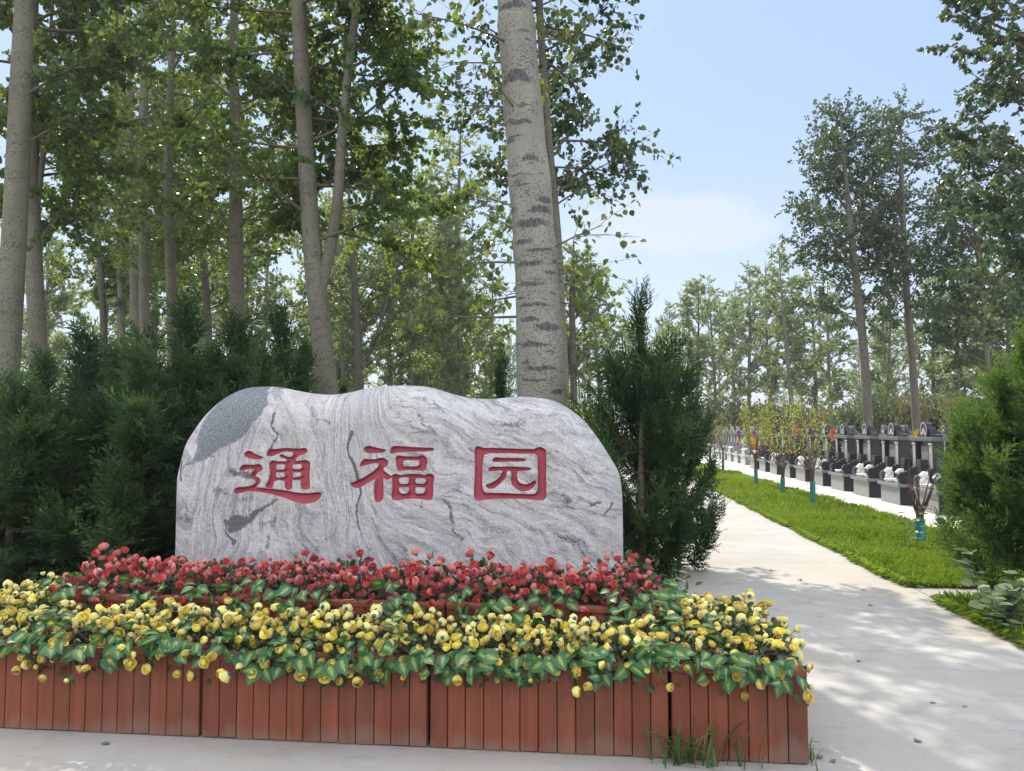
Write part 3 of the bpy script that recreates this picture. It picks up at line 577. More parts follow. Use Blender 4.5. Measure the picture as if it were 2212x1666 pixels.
def varmat():
    m, t, b, o = mat('variegated_leaf'); uv = attr(t, 'luv').outputs['Vector']; sx_ = nd(t, 'ShaderNodeSeparateXYZ'); t.links.new(uv, sx_.inputs[0])
    ax = math_(t, 'ABSOLUTE', sx_.outputs['X'], 0); y = sx_.outputs['Y']; r = attr(t, 'rnd').outputs['Fac']
    # side veins rise at an angle: a saw along y - .6|x|
    vv = math_(t, 'FRACT', math_(t, 'MULTIPLY', math_(t, 'SUBTRACT', y, math_(t, 'MULTIPLY', ax, .55)), 6.0), 0)
    tooth = mrange(t, math_(t, 'ABSOLUTE', math_(t, 'SUBTRACT', vv, .5), 0), 0, .5, .05, .42)
    env = math_(t, 'MULTIPLY', mrange(t, y, .04, .2), mrange(t, y, .84, .45))
    lim = math_(t, 'MULTIPLY', tooth, env); k = mrange(t, math_(t, 'SUBTRACT', lim, ax), -.02, .05)
    n = noise(t, uv, Scale=5.0, Detail=3.0); g = mixc(t, mrange(t, n, .35, .65), (.016, .09, .045), (.028, .135, .055)); g = mixc(t, mrange(t, r, 0, 1, 0, .6), g, (.06, .17, .035))
    c = mixc(t, math_(t, 'MULTIPLY', k, .85), g, (.36, .42, .10))
    c = mixc(t, mrange(t, ax, .0, .035, .5, 0), c, (.2, .32, .1))
    t.links.new(c, b.inputs['Base Color']); b.inputs['Roughness'].default_value = .38; b.inputs['Specular IOR Level'].default_value = .5
    x = nd(t, 'ShaderNodeBsdfTranslucent'); t.links.new(mixc(t, .4, c, (.1, .3, .05)), x.inputs[0]); ms = nd(t, 'ShaderNodeMixShader', inp={0: .2})
    t.links.new(b.outputs[0], ms.inputs[1]); t.links.new(x.outputs[0], ms.inputs[2]); t.links.new(ms.outputs[0], o.inputs[0])
    bump(t, tooth, .12, .003, b); return m
M_var = varmat()
def rose_mesh(seed, openness, mt):
    rs = np.random.RandomState(seed); mb = MB(); nu, nv = 6, 6
    for ly, (n, r, thm) in enumerate([(3, .34, 165), (4, .52, 150), (5, .72, 136), (5, .88, 122), (5, 1.0, 108)]):
        if openness < .5 and ly == 4: continue
        thm = thm - openness * 18 * (ly >= 2)
        for i in range(n):
            ph0 = 2 * math.pi * (i + rs.rand() * .35) / n + ly * 1.1; hw = math.pi / n * 1.45; rr = r * (1 + .07 * rs.randn()); tm = R_(thm + 7 * rs.randn())
            U, Vv = np.meshgrid(np.linspace(-1, 1, nu), np.linspace(0, 1, nv), indexing='ij')
            th = tm * Vv * (1 - .10 * U ** 2); ph = ph0 + hw * U * (np.sin(np.clip(Vv * 1.15, 0, 1) * math.pi * .5) ** .6)
            flare = 1 + (.16 + .14 * openness) * (Vv ** 5) * (ly >= 1) + .05 * U * Vv + .04 * np.sin(3 * U + ly) * Vv ** 3
            rad = rr * flare; x = rad * np.sin(th) * np.cos(ph); y = rad * np.sin(th) * np.sin(ph); z = -rad * np.cos(th) * .92
            idx = np.arange(nu * nv).reshape(nu, nv); F = np.stack([idx[:-1, :-1], idx[1:, :-1], idx[1:, 1:], idx[:-1, 1:]], -1).reshape(-1, 4)
            tip = Vv * (.55 if ly == 4 else .75) + .25 * (ly < 3) + .08 * rs.randn()
            mb.add(np.stack([x, y, z], -1).reshape(-1, 3), F, None, tip=np.clip(tip, 0, 1).ravel())
    me = mb.mesh('flower_head', True, mt); return me
ROSE = {'y': [rose_mesh(k, o, M_yel) for k, o in ((1, .2), (2, .6), (3, .95), (4, 0), (5, .45))], 'r': [rose_mesh(k, o, M_red) for k, o in ((6, .2), (7, .6), (8, .95), (9, 0), (10, .45))]}
_c = MB(); _c.lathe([(0.02, -1.22), (.10, -1.18), (.13, -1.02), (.36, -.955), (.46, -.87), (.44, -.84)], 9); CALYX = _c.mesh('calyx', True, M_calyx)
def heart(n=6):                            # heart-shaped leaf template: columns L2 L1 mid R1 R2
    ys = np.linspace(0, 1, n); wd = np.array([.10, .40, .46, .36, .18, 0.0]); yb = np.array([-.02, -.07, .0, 0, 0, 0])
    V = []; L = []
    for i, y in enumerate(ys):
        for c in (-1, -.5, 0, .5, 1):
            V.append((c * wd[i], y + yb[i] * (abs(c)) * 1.6, .10 * abs(c * wd[i]) * 2 - .22 * y * y)); L.append((c * wd[i] * 2, y, 0))
    F = []
    for i in range(n - 1):
        for c in range(4): a = i * 5 + c; F.append((a, a + 1, a + 6, a + 5))
    return np.array(V), np.array(F), np.array(L)
HV, HF_, HL = heart()
def put(mb, T, pos, axis, normal, size, rnd, luv=False, width=1.0, bend=1.0):
    V, F, L = T; y = np.asarray(axis, float); y = y / np.linalg.norm(y); z = np.asarray(normal, float); z = z - y * (z @ y); z /= np.linalg.norm(z) + 1e-9; x = np.cross(y, z)
    P = np.asarray(pos) + size * (V[:, :1] * width * x + V[:, 1:2] * y + V[:, 2:3] * bend * z)
    mb.add(P, F, rnd, **({'luv': L} if luv else {}))
SMV = np.array([(0, 0, 0), (.36, .3, .10), (.3, .75, .05), (0, 1, -.06), (-.3, .75, .05), (-.36, .3, .10)]); SMF = np.array([(0, 1, 2, 3), (0, 3, 4, 5)])
def bunch_variant(seed):
    rs = np.random.RandomState(seed); st = MB(); fo = MB(); heads = []
    n = rs.randint(11, 14); used = []
    for i in range(n):
        for _ in range(30):
            ca = rs.uniform(.25, 1.0) if i else .97; az = rs.rand() * 6.283; sa_ = math.sqrt(1 - ca * ca); d = np.array([sa_ * math.cos(az), sa_ * math.sin(az), ca])
            if all(np.dot(d, e) < .89 for e in used): break
        used.append(d); L = rs.uniform(.135, .195); small = rs.rand() < .22; sz = rs.uniform(.011, .015) if small else rs.uniform(.0165, .0255)
        p = d * L; face = d + .5 * rs.randn(3); face /= np.linalg.norm(face)
        base = p - face * sz * 1.15; mid = d * L * .5 + np.array([0, 0, .02]) + .01 * rs.randn(3)
        uu = np.linspace(0, 1, 5)[:, None]; B = (1 - uu) ** 2 * 0 + 2 * uu * (1 - uu) * mid + uu ** 2 * base
        st.tube(B, .0016, 4)
        q = Vector(face).to_track_quat('Z', 'Y') @ Quaternion((0, 0, 1), rs.rand() * 6.28)
        heads.append((3 if small else rs.randint(0, 5), Matrix.Translation(Vector(p)) @ q.to_matrix().to_4x4() @ Matrix.Scale(sz, 4)))
    for i in range(34):
        d = rs.randn(3); d[2] = abs(d[2]) * .8; d /= np.linalg.norm(d); p = d * rs.uniform(.05, .15)
        ax = d + .7 * rs.randn(3); put(fo, (SMV, SMF, None), p, ax, d + .6 * rs.randn(3), rs.uniform(.03, .05), rs.rand())
    return st.mesh('stems', True, M_stem), fo.mesh('leaves', False, M_bfoil), heads
BV = [bunch_variant(100 + k) for k in range(8)]
def bunch(kind, k, loc, rot, label, group, sc=1.0, turned=0.0):
    o = bpy.data.objects.new('flower_bunch', None); COL.objects.link(o); o.empty_display_size = .05; o.location = loc; o.rotation_euler = rot; o.scale = (sc,) * 3; tag(o, label, 'flower bunch', group)
    st, fo, heads = BV[k]; link('stems', st, o); link('leaves', fo, o)
    inv = (rot if isinstance(rot, Quaternion) else rot.to_quaternion()).inverted()
    for rk, M in heads:
        if rf.rand() < turned:              # nodding away from the path, calyx to the viewer
            fw = inv @ Vector((rf.uniform(-.5, .5), 1.0, rf.uniform(-.35, .35))).normalized(); sz = M.to_scale().x
            M = Matrix.Translation(M.translation) @ (fw.to_track_quat('Z', 'Y') @ Quaternion((0, 0, 1), rf.rand() * 6.28)).to_matrix().to_4x4() @ Matrix.Scale(sz, 4)
        h = link('flower_head', ROSE[kind][rk], o, None, M); link('calyx', CALYX, h)
    return o
def leafbunch_mesh(seed):
    rs = np.random.RandomState(seed); mb = MB()
    n = rs.randint(7, 10)
    for i in range(n):
        a = rs.uniform(-1.15, 1.15); lvl = rs.rand(); r = rs.uniform(.02, .10)
        p = np.array([math.sin(a) * r * 1.2, -.03 - .05 * rs.rand() - .03 * math.cos(a), .055 - .12 * lvl])
        ax = np.array([math.sin(a) * .9 + .55 * rs.randn(), -.5 - .3 * rs.rand(), .1 - 1.15 * lvl + .4 * rs.randn()])
        nr = np.array([.5 * rs.randn(), -.9, .75 - .3 * lvl + .4 * rs.randn()])
        put(mb, (HV, HF_, HL), p, ax, nr, rs.uniform(.05, .094), rs.rand(), True, rs.uniform(.82, 1.0), rs.uniform(.3, 1.3))
    sm = mb.mesh('leaves', True, M_var)
    st = MB()
    for i in range(3): st.tube([(0, .03, -.02), (.02 * rs.randn(), -.01, .035), (.05 * rs.randn(), -.05, .03), (.08 * rs.randn(), -.07, -.03)], .0018, 4)
    return sm, st.mesh('stems', True, M_stem)
LB = [leafbunch_mesh(200 + k) for k in range(8)]
def leafbunch(k, loc, rz, label, group, sc=1.0, tilt=0.0):
    o = bpy.data.objects.new('variegated_leaf_bunch', None); COL.objects.link(o); o.empty_display_size = .05; o.location = loc; o.rotation_euler = (tilt, 0, rz); o.scale = (sc,) * 3; tag(o, label, 'leaf bunch', group)
    link('leaves', LB[k][0], o); link('stems', LB[k][1], o); return o
rf = np.random.RandomState(77)
def fill(kind, s0, s1, t0, t1, z, label, group, ns, ntt, front_dir=0.0, side=0, amp=1.0):
    """rows of bunches in a planter; outer rows lean out over the rim"""
    for j in range(ntt):
        for i in range(ns):
            u = (i + .5) / ns; v = (j + .5) / ntt
            s = s0 + (s1 - s0) * u + rf.uniform(-.02, .02) + (.5 * (s1 - s0) / ns * .6 if j % 2 else 0) * (1 if i < ns - 1 else 0); t = t0 + (t1 - t0) * v + rf.uniform(-.02, .02)
            lean = (v - .5) * 2; tx = amp * (.72 * max(-lean, 0) - 1.0 * max(lean + .25, 0)) + rf.uniform(-.2, .2)
            ty = rf.uniform(-.2, .2)
            if side: ty += side * max(0, (u - .55) / .45 if side > 0 else (.45 - u) / .45) * .9
            zz = z + .02 * (1 - abs(lean)) + rf.uniform(-.012, .018)
            p = G(s, t, zz); q = Euler((0, 0, -ALPHA)).to_quaternion() @ Euler((tx, ty, 0)).to_quaternion() @ Quaternion((0, 0, 1), rf.rand() * 6.283)
            bunch(kind, rf.randint(0, len(BV)), p, q.to_euler(), label, group, rf.uniform(.92, 1.1), float(np.clip(.75 * v - .12, 0, .55)))
yl = 'bunch of yellow globe flowers with teal calyces planted in the low front boxes'; yg = 'yellow flower bunches in the low planters'
seg = [(sj0, sj[0]), (sj[0], sj[1]), (sj[1], sj[2])]
for a, b_ in seg: fill('y', a + .03, b_ - .02, TF + .03, TF + DF - .03, HF - .05, yl, yg, 8, 4)
fill('y', sj[2] + .03, sj[3] - .03, TF + .03, TF + 1.02, HF - .03, 'bunch of yellow globe flowers in the planter at the right corner', 'yellow flower bunches in the corner planter', 4, 6, side=1, amp=.8)
fill('y', sl0 + .03, sl1 - .03, TF + .05, TF + 1.05, HF - .03, 'bunch of yellow globe flowers in the planter at the left end', 'yellow flower bunches in the left end planter', 3, 6, side=-1)
fill('r', rj[0] + .05, rj[3] - .05, TR + .07, TR + DR - .04, HR - .045, 'bunch of red globe flowers in the raised planters before the stone', 'red flower bunches in the raised planters', 22, 4, amp=.8)
# a few red blooms stand taller in front of the stone
for px in (238, 660, 925, 1035, 1318, 1370, 770):
    s, _ = on_t(px, 1210, TR + .42); p = G(s, TR + .42, HR + .015); q = Euler((rf.uniform(-.5, .2), rf.uniform(-.3, .3), rf.rand() * 6)); bunch('r', rf.randint(0, 8), p, q, 'bunch of red globe flowers in the raised planters before the stone', 'red flower bunches in the raised planters', 1.12)
lg = 'variegated leaf bunches along the planter rims'
n = 34
for i in range(n):
    s = sj0 + (sj[3] - .06 - sj0) * (i + .5) / n + rf.uniform(-.03, .03); p = G(s, TF + .045 + rf.uniform(-.02, .02), HF + .028 + rf.uniform(-.02, .04))
    leafbunch(rf.randint(0, 8), p, -ALPHA + rf.uniform(-.4, .4), 'green heart-shaped leaves with yellow centres hanging over the front rim of the low boxes', lg, rf.uniform(.9, 1.15))
for i in range(7):
    p = G(sj[3] - .03, TF + .1 + .14 * i, HF + .01); leafbunch(rf.randint(0, 8), p - G(.05, 0), -ALPHA + math.pi / 2 + rf.uniform(-.4, .4), 'green yellow-centred leaves hanging over the path side of the corner box', 'leaf bunches on the path side of the corner box', rf.uniform(.65, .8))
n = 24
for i in range(n):
    if i in (2, 5, 9, 12, 15, 18, 21): continue
    s = rj[0] + (rj[3] - rj[0]) * (i + .5) / n + rf.uniform(-.03, .03); p = G(s, TR + .04 + rf.uniform(-.015, .02), HR + .028 + rf.uniform(-.01, .04))
    leafbunch(rf.randint(0, 8), p, -ALPHA + rf.uniform(-.4, .4), 'green heart-shaped leaves with yellow centres hanging over the rim of the red flower boxes', 'leaf bunches along the raised planters', rf.uniform(.85, 1.05))
for i in range(4):
    p = G(rj[3] - .01, TR + .08 + .14 * i, HR + .01); leafbunch(rf.randint(0, 8), p, -ALPHA + math.pi / 2 + rf.uniform(-.4, .4), 'green yellow-centred leaves at the right end of the red flower tier', 'leaf bunches at the right end of the red tier', rf.uniform(.85, 1.0))
    p = G(rj[0] + .02, TR + .08 + .14 * i, HR + .01); leafbunch(rf.randint(0, 8), p, -ALPHA - math.pi / 2 + rf.uniform(-.4, .4), 'green yellow-centred leaves at the left end of the red flower tier', 'leaf bunches at the left end of the red tier', rf.uniform(.85, 1.0))
# scattered leaves among the flowers
for i in range(11):
    s = rf.uniform(sj0, sj[3]); p = G(s, TF + rf.uniform(.10, .36), HF + .09 + rf.uniform(0, .03)); leafbunch(rf.randint(0, 8), p, -ALPHA + rf.uniform(-1.5, 1.5), 'green yellow-centred leaves standing up among the yellow flowers', 'leaf bunches among the yellow flowers', .8, -.5)

# ------------------------------------------------------------------ weeds and fallen leaves on the forecourt
def blade_clump(name, loc, n, hmin, hmax, spread, seed, label, M=None, wd=.006, lean=.5):
    rs = np.random.RandomState(seed); mb = MB()
    for i in range(n):
        az = rs.rand() * 6.283; h = rs.uniform(hmin, hmax); ln = lean * rs.uniform(.3, 1.6); b0 = np.array([rs.randn() * spread[0], rs.randn() * spread[1], 0]); d = np.array([math.cos(az), math.sin(az) * .5, 0])
        u = np.linspace(0, 1, 7)[:, None]; P = b0 + d * h * ln * u ** 2 + np.array([0, 0, 1]) * h * (u - .45 * ln * u ** 3.2); wv = wd * (1 - u[:, 0] ** 2) * rs.uniform(.7, 1.2) + .0004
        sd = np.array([-d[1], d[0], 0]) + .3 * rs.randn(3); sd /= np.linalg.norm(sd)
        V = np.concatenate([P - sd * wv[:, None], P + sd * wv[:, None]]); k = np.arange(6); F = np.stack([k, k + 1, k + 8, k + 7], -1); mb.add(V, F, rs.rand() ** 2)
    o = mb.build(name, M or M_weed, None, True); o.location = loc; o.rotation_euler = (0, 0, -ALPHA); return tag(o, label, 'weed')
s_, _ = on_t(1490, 1640, TF - .06)
blade_clump('grass_tuft', G(s_ + .02, TF - .05, .006), 46, .10, .30, (.11, .018), 5, 'tuft of long green grass blades against the planter joint', lean=.75)
blade_clump('grass_tuft', G(sj[3] + .03, TF + .05, .006), 22, .04, .12, (.02, .06), 6, 'small tuft of grass at the foot of the right corner planter', lean=.8, wd=.004)
def fallen_leaf(px, py, size, seed, label, col):
    rs = np.random.RandomState(seed); d = ray(px, py); k = CAMZ / -d.z; mb = MB(); n = 7
    U, Vv = np.meshgrid(np.linspace(-1, 1, 5), np.linspace(0, 1, n), indexing='ij'); wd = np.array([.05, .34, .42, .36, .25, .12, .0])[None, :]
    z = .16 * np.abs(U) * wd * 2 + .12 * np.sin(Vv * 5 + rs.rand() * 6) * .5 + .08 + .05 * np.sin(4 * U + 3 * Vv)
    idx = np.arange(5 * n).reshape(5, n); F = np.stack([idx[:-1, :-1], idx[1:, :-1], idx[1:, 1:], idx[:-1, 1:]], -1).reshape(-1, 4)
    size *= .75; P = np.stack([U * wd, Vv - .5, z - z.min()], -1).reshape(-1, 3) * size; mb.add(P, F)
    mb.tube(np.array([(0, -.5, .08), (.03, -.72, .05), (.08, -.9, .01)]) * size, .012 * size, 4)
    o = mb.build('fallen_leaf', col, None, True); o.location = (d.x * k, d.y * k, .008); o.rotation_euler = (0, 0, rs.rand() * 6.28); tag(o, label, 'fallen leaf')
M_dl = plain('dry_leaf', (.14, .13, .10), .8); M_dg = plain('dull_green_leaf', (.12, .14, .10), .7); M_db = plain('brown_leaf', (.17, .12, .08), .8)
fallen_leaf(229, 1611, .055, 1, 'curled grey-green leaf on the cement before the left planter', M_dg); fallen_leaf(1981, 1604, .06, 2, 'flat dry leaf on the cement at the lower right', M_dl)
fallen_leaf(2016, 1522, .04, 3, 'small thin dry leaf beyond the flat one on the cement', M_dl); fallen_leaf(1729, 1256, .07, 4, 'brown leaf in the middle of the path', M_db)
fallen_leaf(1865, 1276, .06, 5, 'tiny brown leaf near the grass corner of the path', M_db); fallen_leaf(1855, 1432, .05, 6, 'pale dry leaf on the path beside the yellow flowers', M_dl)
fallen_leaf(2085, 1530, .03, 7, 'tiny dark leaf scrap at the right on the cement', M_db); fallen_leaf(1770, 1640, .05, 8, 'dry leaf lying at the planter corner weeds', M_dl); fallen_leaf(1800, 1650, .04, 9, 'brown leaf scrap right of the planter corner', M_db)
fallen_leaf(1665, 1235, .06, 10, 'small grey leaf on the path left of the brown one', M_dl); fallen_leaf(1880, 1310, .06, 11, 'long curled leaf across the path below the grass corner', M_db)
# ------------------------------------------------------------------ trees
LF_NEAR = (np.array([(0, 0, 0), (.40, .20, .08), (.36, .58, .05), (0, 1.0, -.10), (-.36, .58, .05), (-.40, .20, .08)]), np.array([(0, 1, 2, 3), (0, 3, 4, 5)]))
LF_FAR = (np.array([(0, 0, 0), (.38, .42, .05), (0, 1.0, -.05), (-.38, .42, .05)]), np.array([(0, 1, 2, 3)]))
def unit(a): return a / (np.linalg.norm(a, axis=-1, keepdims=True) + 1e-9)
def leaves(mb, pos, axis, nrm, size, rnd, T):
    V, F = T; n = len(pos); y = unit(axis); z = unit(nrm - y * np.sum(nrm * y, 1)[:, None]); x = np.cross(y, z)
    P = pos[:, None, :] + size[:, None, None] * (V[None, :, 0:1] * x[:, None] + V[None, :, 1:2] * y[:, None] + V[None, :, 2:3] * z[:, None])
    Fa = (F[None] + (np.arange(n) * len(V))[:, None, None]).reshape(-1, F.shape[1])
    mb.add(P.reshape(-1, 3), [Fa], np.repeat(rnd, len(F)))
def grow(axis_fn, z0, z1, nb, L, rs, nl, lsize, T, el=(.35, .95), prof=None, twigs=True, az_w=None, low=1.0, tw_len=(.35, 1.0), tw_per=9, br_r=.011, curve=.25, yellow=0.0, seg=5, away=.75):
    """limbs and leaves round a trunk axis; returns (limb MB, crown MB)"""
    bm, cm = MB(), MB(); TB, TD, TL = [], [], []
    for b in range(nb):
        f = ((b + rs.rand()) / nb) ** low; h = z0 + (z1 - z0) * f
        if az_w is None: az = b * 2.39996 + rs.uniform(-.5, .5)
        else: az = az_w[rs.randint(len(az_w))] + rs.uniform(-.5, .5)
        if abs(((az + math.pi / 2 + math.pi) % (2 * math.pi)) - math.pi) < away: az += math.pi
        e = rs.uniform(*el); p_ = prof(f) if prof else (1 - f) ** .7 * min(1, .45 + 2.2 * f); ln = L * p_ * rs.uniform(.7, 1.2)
        if ln < .15: continue
        c0, r0 = axis_fn(h); u = np.linspace(0, 1, 8)
        d0 = np.array([math.cos(az) * math.cos(e), math.sin(az) * math.cos(e), math.sin(e)]); side = np.array([-math.sin(az), math.cos(az), 0])
        wob = rs.uniform(-.12, .12) * ln
        P = c0 + d0 * ln * u[:, None] + np.array([0, 0, 1.0]) * (curve * rs.uniform(-.6, 1.0) * ln * u[:, None] ** 2) + side * wob * np.sin(u * 3.1)[:, None]
        rb = max(.006, min(r0 * .4, br_r * ln + .004)); bm.tube(P, rb * (1 - .82 * u) + .0015, seg, False)
        nt_ = max(3, int(tw_per * ln)); k = rs.uniform(.18, 1.0, nt_) ** .8; ki = k * 7; i0 = np.minimum(ki.astype(int), 6); fr = (ki - i0)[:, None]
        B = P[i0] * (1 - fr) + P[i0 + 1] * fr; tg = unit(P[i0 + 1] - P[i0]); D = unit(tg * .75 + .75 * rs.randn(nt_, 3) * np.array([1, 1, .7]) + np.array([0, 0, .15]))
        Lt = rs.uniform(*tw_len, nt_) * (1.15 - .5 * k); TB.append(B); TD.append(D); TL.append(Lt)
        if twigs:
            for q in range(0, nt_):
                uu = np.linspace(0, 1, 3)[:, None]; bm.tube(B[q] + D[q] * Lt[q] * uu - np.array([0, 0, .12]) * Lt[q] * uu ** 2, (.004, .003, .0015), 3, False)
    TB, TD, TL = np.concatenate(TB), np.concatenate(TD), np.concatenate(TL)
    wgt = TL / TL.sum(); k = rs.choice(len(TB), nl, p=wgt); u = rs.rand(nl) ** .75
    pos = TB[k] + TD[k] * (TL[k] * u)[:, None] - np.array([0, 0, .12]) * (TL[k] * u ** 2)[:, None] + rs.randn(nl, 3) * .028
    ax = unit(TD[k] * .55 + .55 * rs.randn(nl, 3) + np.array([0, 0, -.6])); nr = rs.randn(nl, 3) + np.array([0, 0, .5])
    rnd = np.clip(rs.rand(nl) * .95 + yellow * rs.rand(nl), 0, 1); rnd[rs.rand(nl) < .012] = 1.0
    leaves(cm, pos, ax, nr, lsize * rs.uniform(.65, 1.2, nl), rnd, T)
    return bm, cm
def trunk_from_px(pts, Y, H, extra=None):
    """pts: (px, py, width px) from low to high; the axis is carried down to the ground and up to height H"""
    P = [np.array(at(x, y, Y)) for x, y, _ in pts]; r = [w_ * Y / 1662.0 / 2 for _, _, w_ in pts]
    d = (P[0] - P[1]) / (P[1][2] - P[0][2] + 1e-6); b = P[0] + d * (P[0][2] + .15) * .8; b[2] = -.15
    P = [b] + P; r = [r[0] * 1.22] + r
    d = P[-1] - P[-2]; d = d / max(d[2], .1); top = P[-1][2]
    if H > top + .5:
        rt = r[-1]
        for f in (.33, .66, 1.0):
            q = P[-1] * 0 + P[-1 if f == .33 else -1]; z = top + (H - top) * f; base = P[len(pts)]; P.append(base + d * .6 * (z - top) * np.array([1, 1, 0]) + np.array([0, 0, z - top])); r.append(max(.012, rt * (1 - .93 * f)))
    P = np.array(P); r = np.array(r)
    # resample smoothly
    L = np.r_[0, np.cumsum(np.linalg.norm(np.diff(P, axis=0), axis=1))]; u = np.linspace(0, L[-1], max(24, int(L[-1] / .35)))
    Q = np.stack([np.interp(u, L, P[:, i]) for i in range(3)], -1); rr = np.interp(u, L, r)
    for _ in range(3): Q[1:-1] = .25 * Q[:-2] + .5 * Q[1:-1] + .25 * Q[2:]; rr[1:-1] = .25 * rr[:-2] + .5 * rr[1:-1] + .25 * rr[2:]
    return Q, rr
def axis_of(Q, rr): return lambda h: (np.array([np.interp(h, Q[:, 2], Q[:, 0]), np.interp(h, Q[:, 2], Q[:, 1]), h]), float(np.interp(h, Q[:, 2], rr)))
def finish_tree(name, Q, rr, base, seed, label, cat, group, bark, limbs, crown, leafm, segs=18, extra_tubes=()):
    rs = np.random.RandomState(seed); o = empty(name, base, 0, label, cat, group); b = np.array(base)
    tm = MB(); tm.tube(Q - b, rr, segs, False, .05, rs)
    for (Q2, r2) in extra_tubes: tm.tube(Q2 - b, r2, max(8, segs - 6), False, .05, rs)
    tm.build('trunk', bark, o, True)
    for nm, m, mt_ in (('limbs', limbs, M_bark_dark if bark is M_bark_dark else M_twig), ('crown', crown, leafm)):
        if m is not None and m.n:
            m.v = [v - b for v in m.v]; m.build(nm, mt_, o, nm == 'limbs')
    return o
TG = 'poplars of the grove left of the path'
def poplar(pts, Y, H, z0, nb, L, nl, ls, seed, label, T=LF_FAR, bark=None, fork=None, group=TG, el=(.35, .95), twigs=True, low=1.3, leafm=None, name='poplar_tree', prof=None, **kw):
    rs = np.random.RandomState(seed); Q, rr = trunk_from_px(pts, Y, H); ax = axis_of(Q, rr); extra = []
    bm, cm = grow(ax, z0, H - .2, nb, L, rs, nl, ls, T, el, prof=prof, twigs=twigs, low=low, **kw)
    if fork:
        Q2, r2 = fork(Y); extra.append((Q2, r2)); f2 = axis_of(Q2, r2)
        b2, c2 = grow(f2, Q2[2, 2] + .8, Q2[-1, 2] - .1, max(6, nb // 3), L * .8, rs, nl // 3, ls, T, el, twigs=twigs, **kw)
        for src, dst in ((b2, bm), (c2, cm)):
            for w_, qs in src.f.items():
                for q, r in zip(qs, src.fr[w_]): dst.f.setdefault(w_, []).append(q + dst.n); dst.fr.setdefault(w_, []).append(r)
            dst.v += src.v; [dst.attr.setdefault(k, []).extend((st + dst.n, x) for st, x in v) for k, v in src.attr.items()]; dst.n += src.n
    b = Q[0].copy(); b[2] = 0
    return finish_tree(name, Q, rr, b, seed, label, 'tree', group, bark or M_bark, bm, cm, leafm or M_poplar, 20 if Y < 16 else 12, extra)
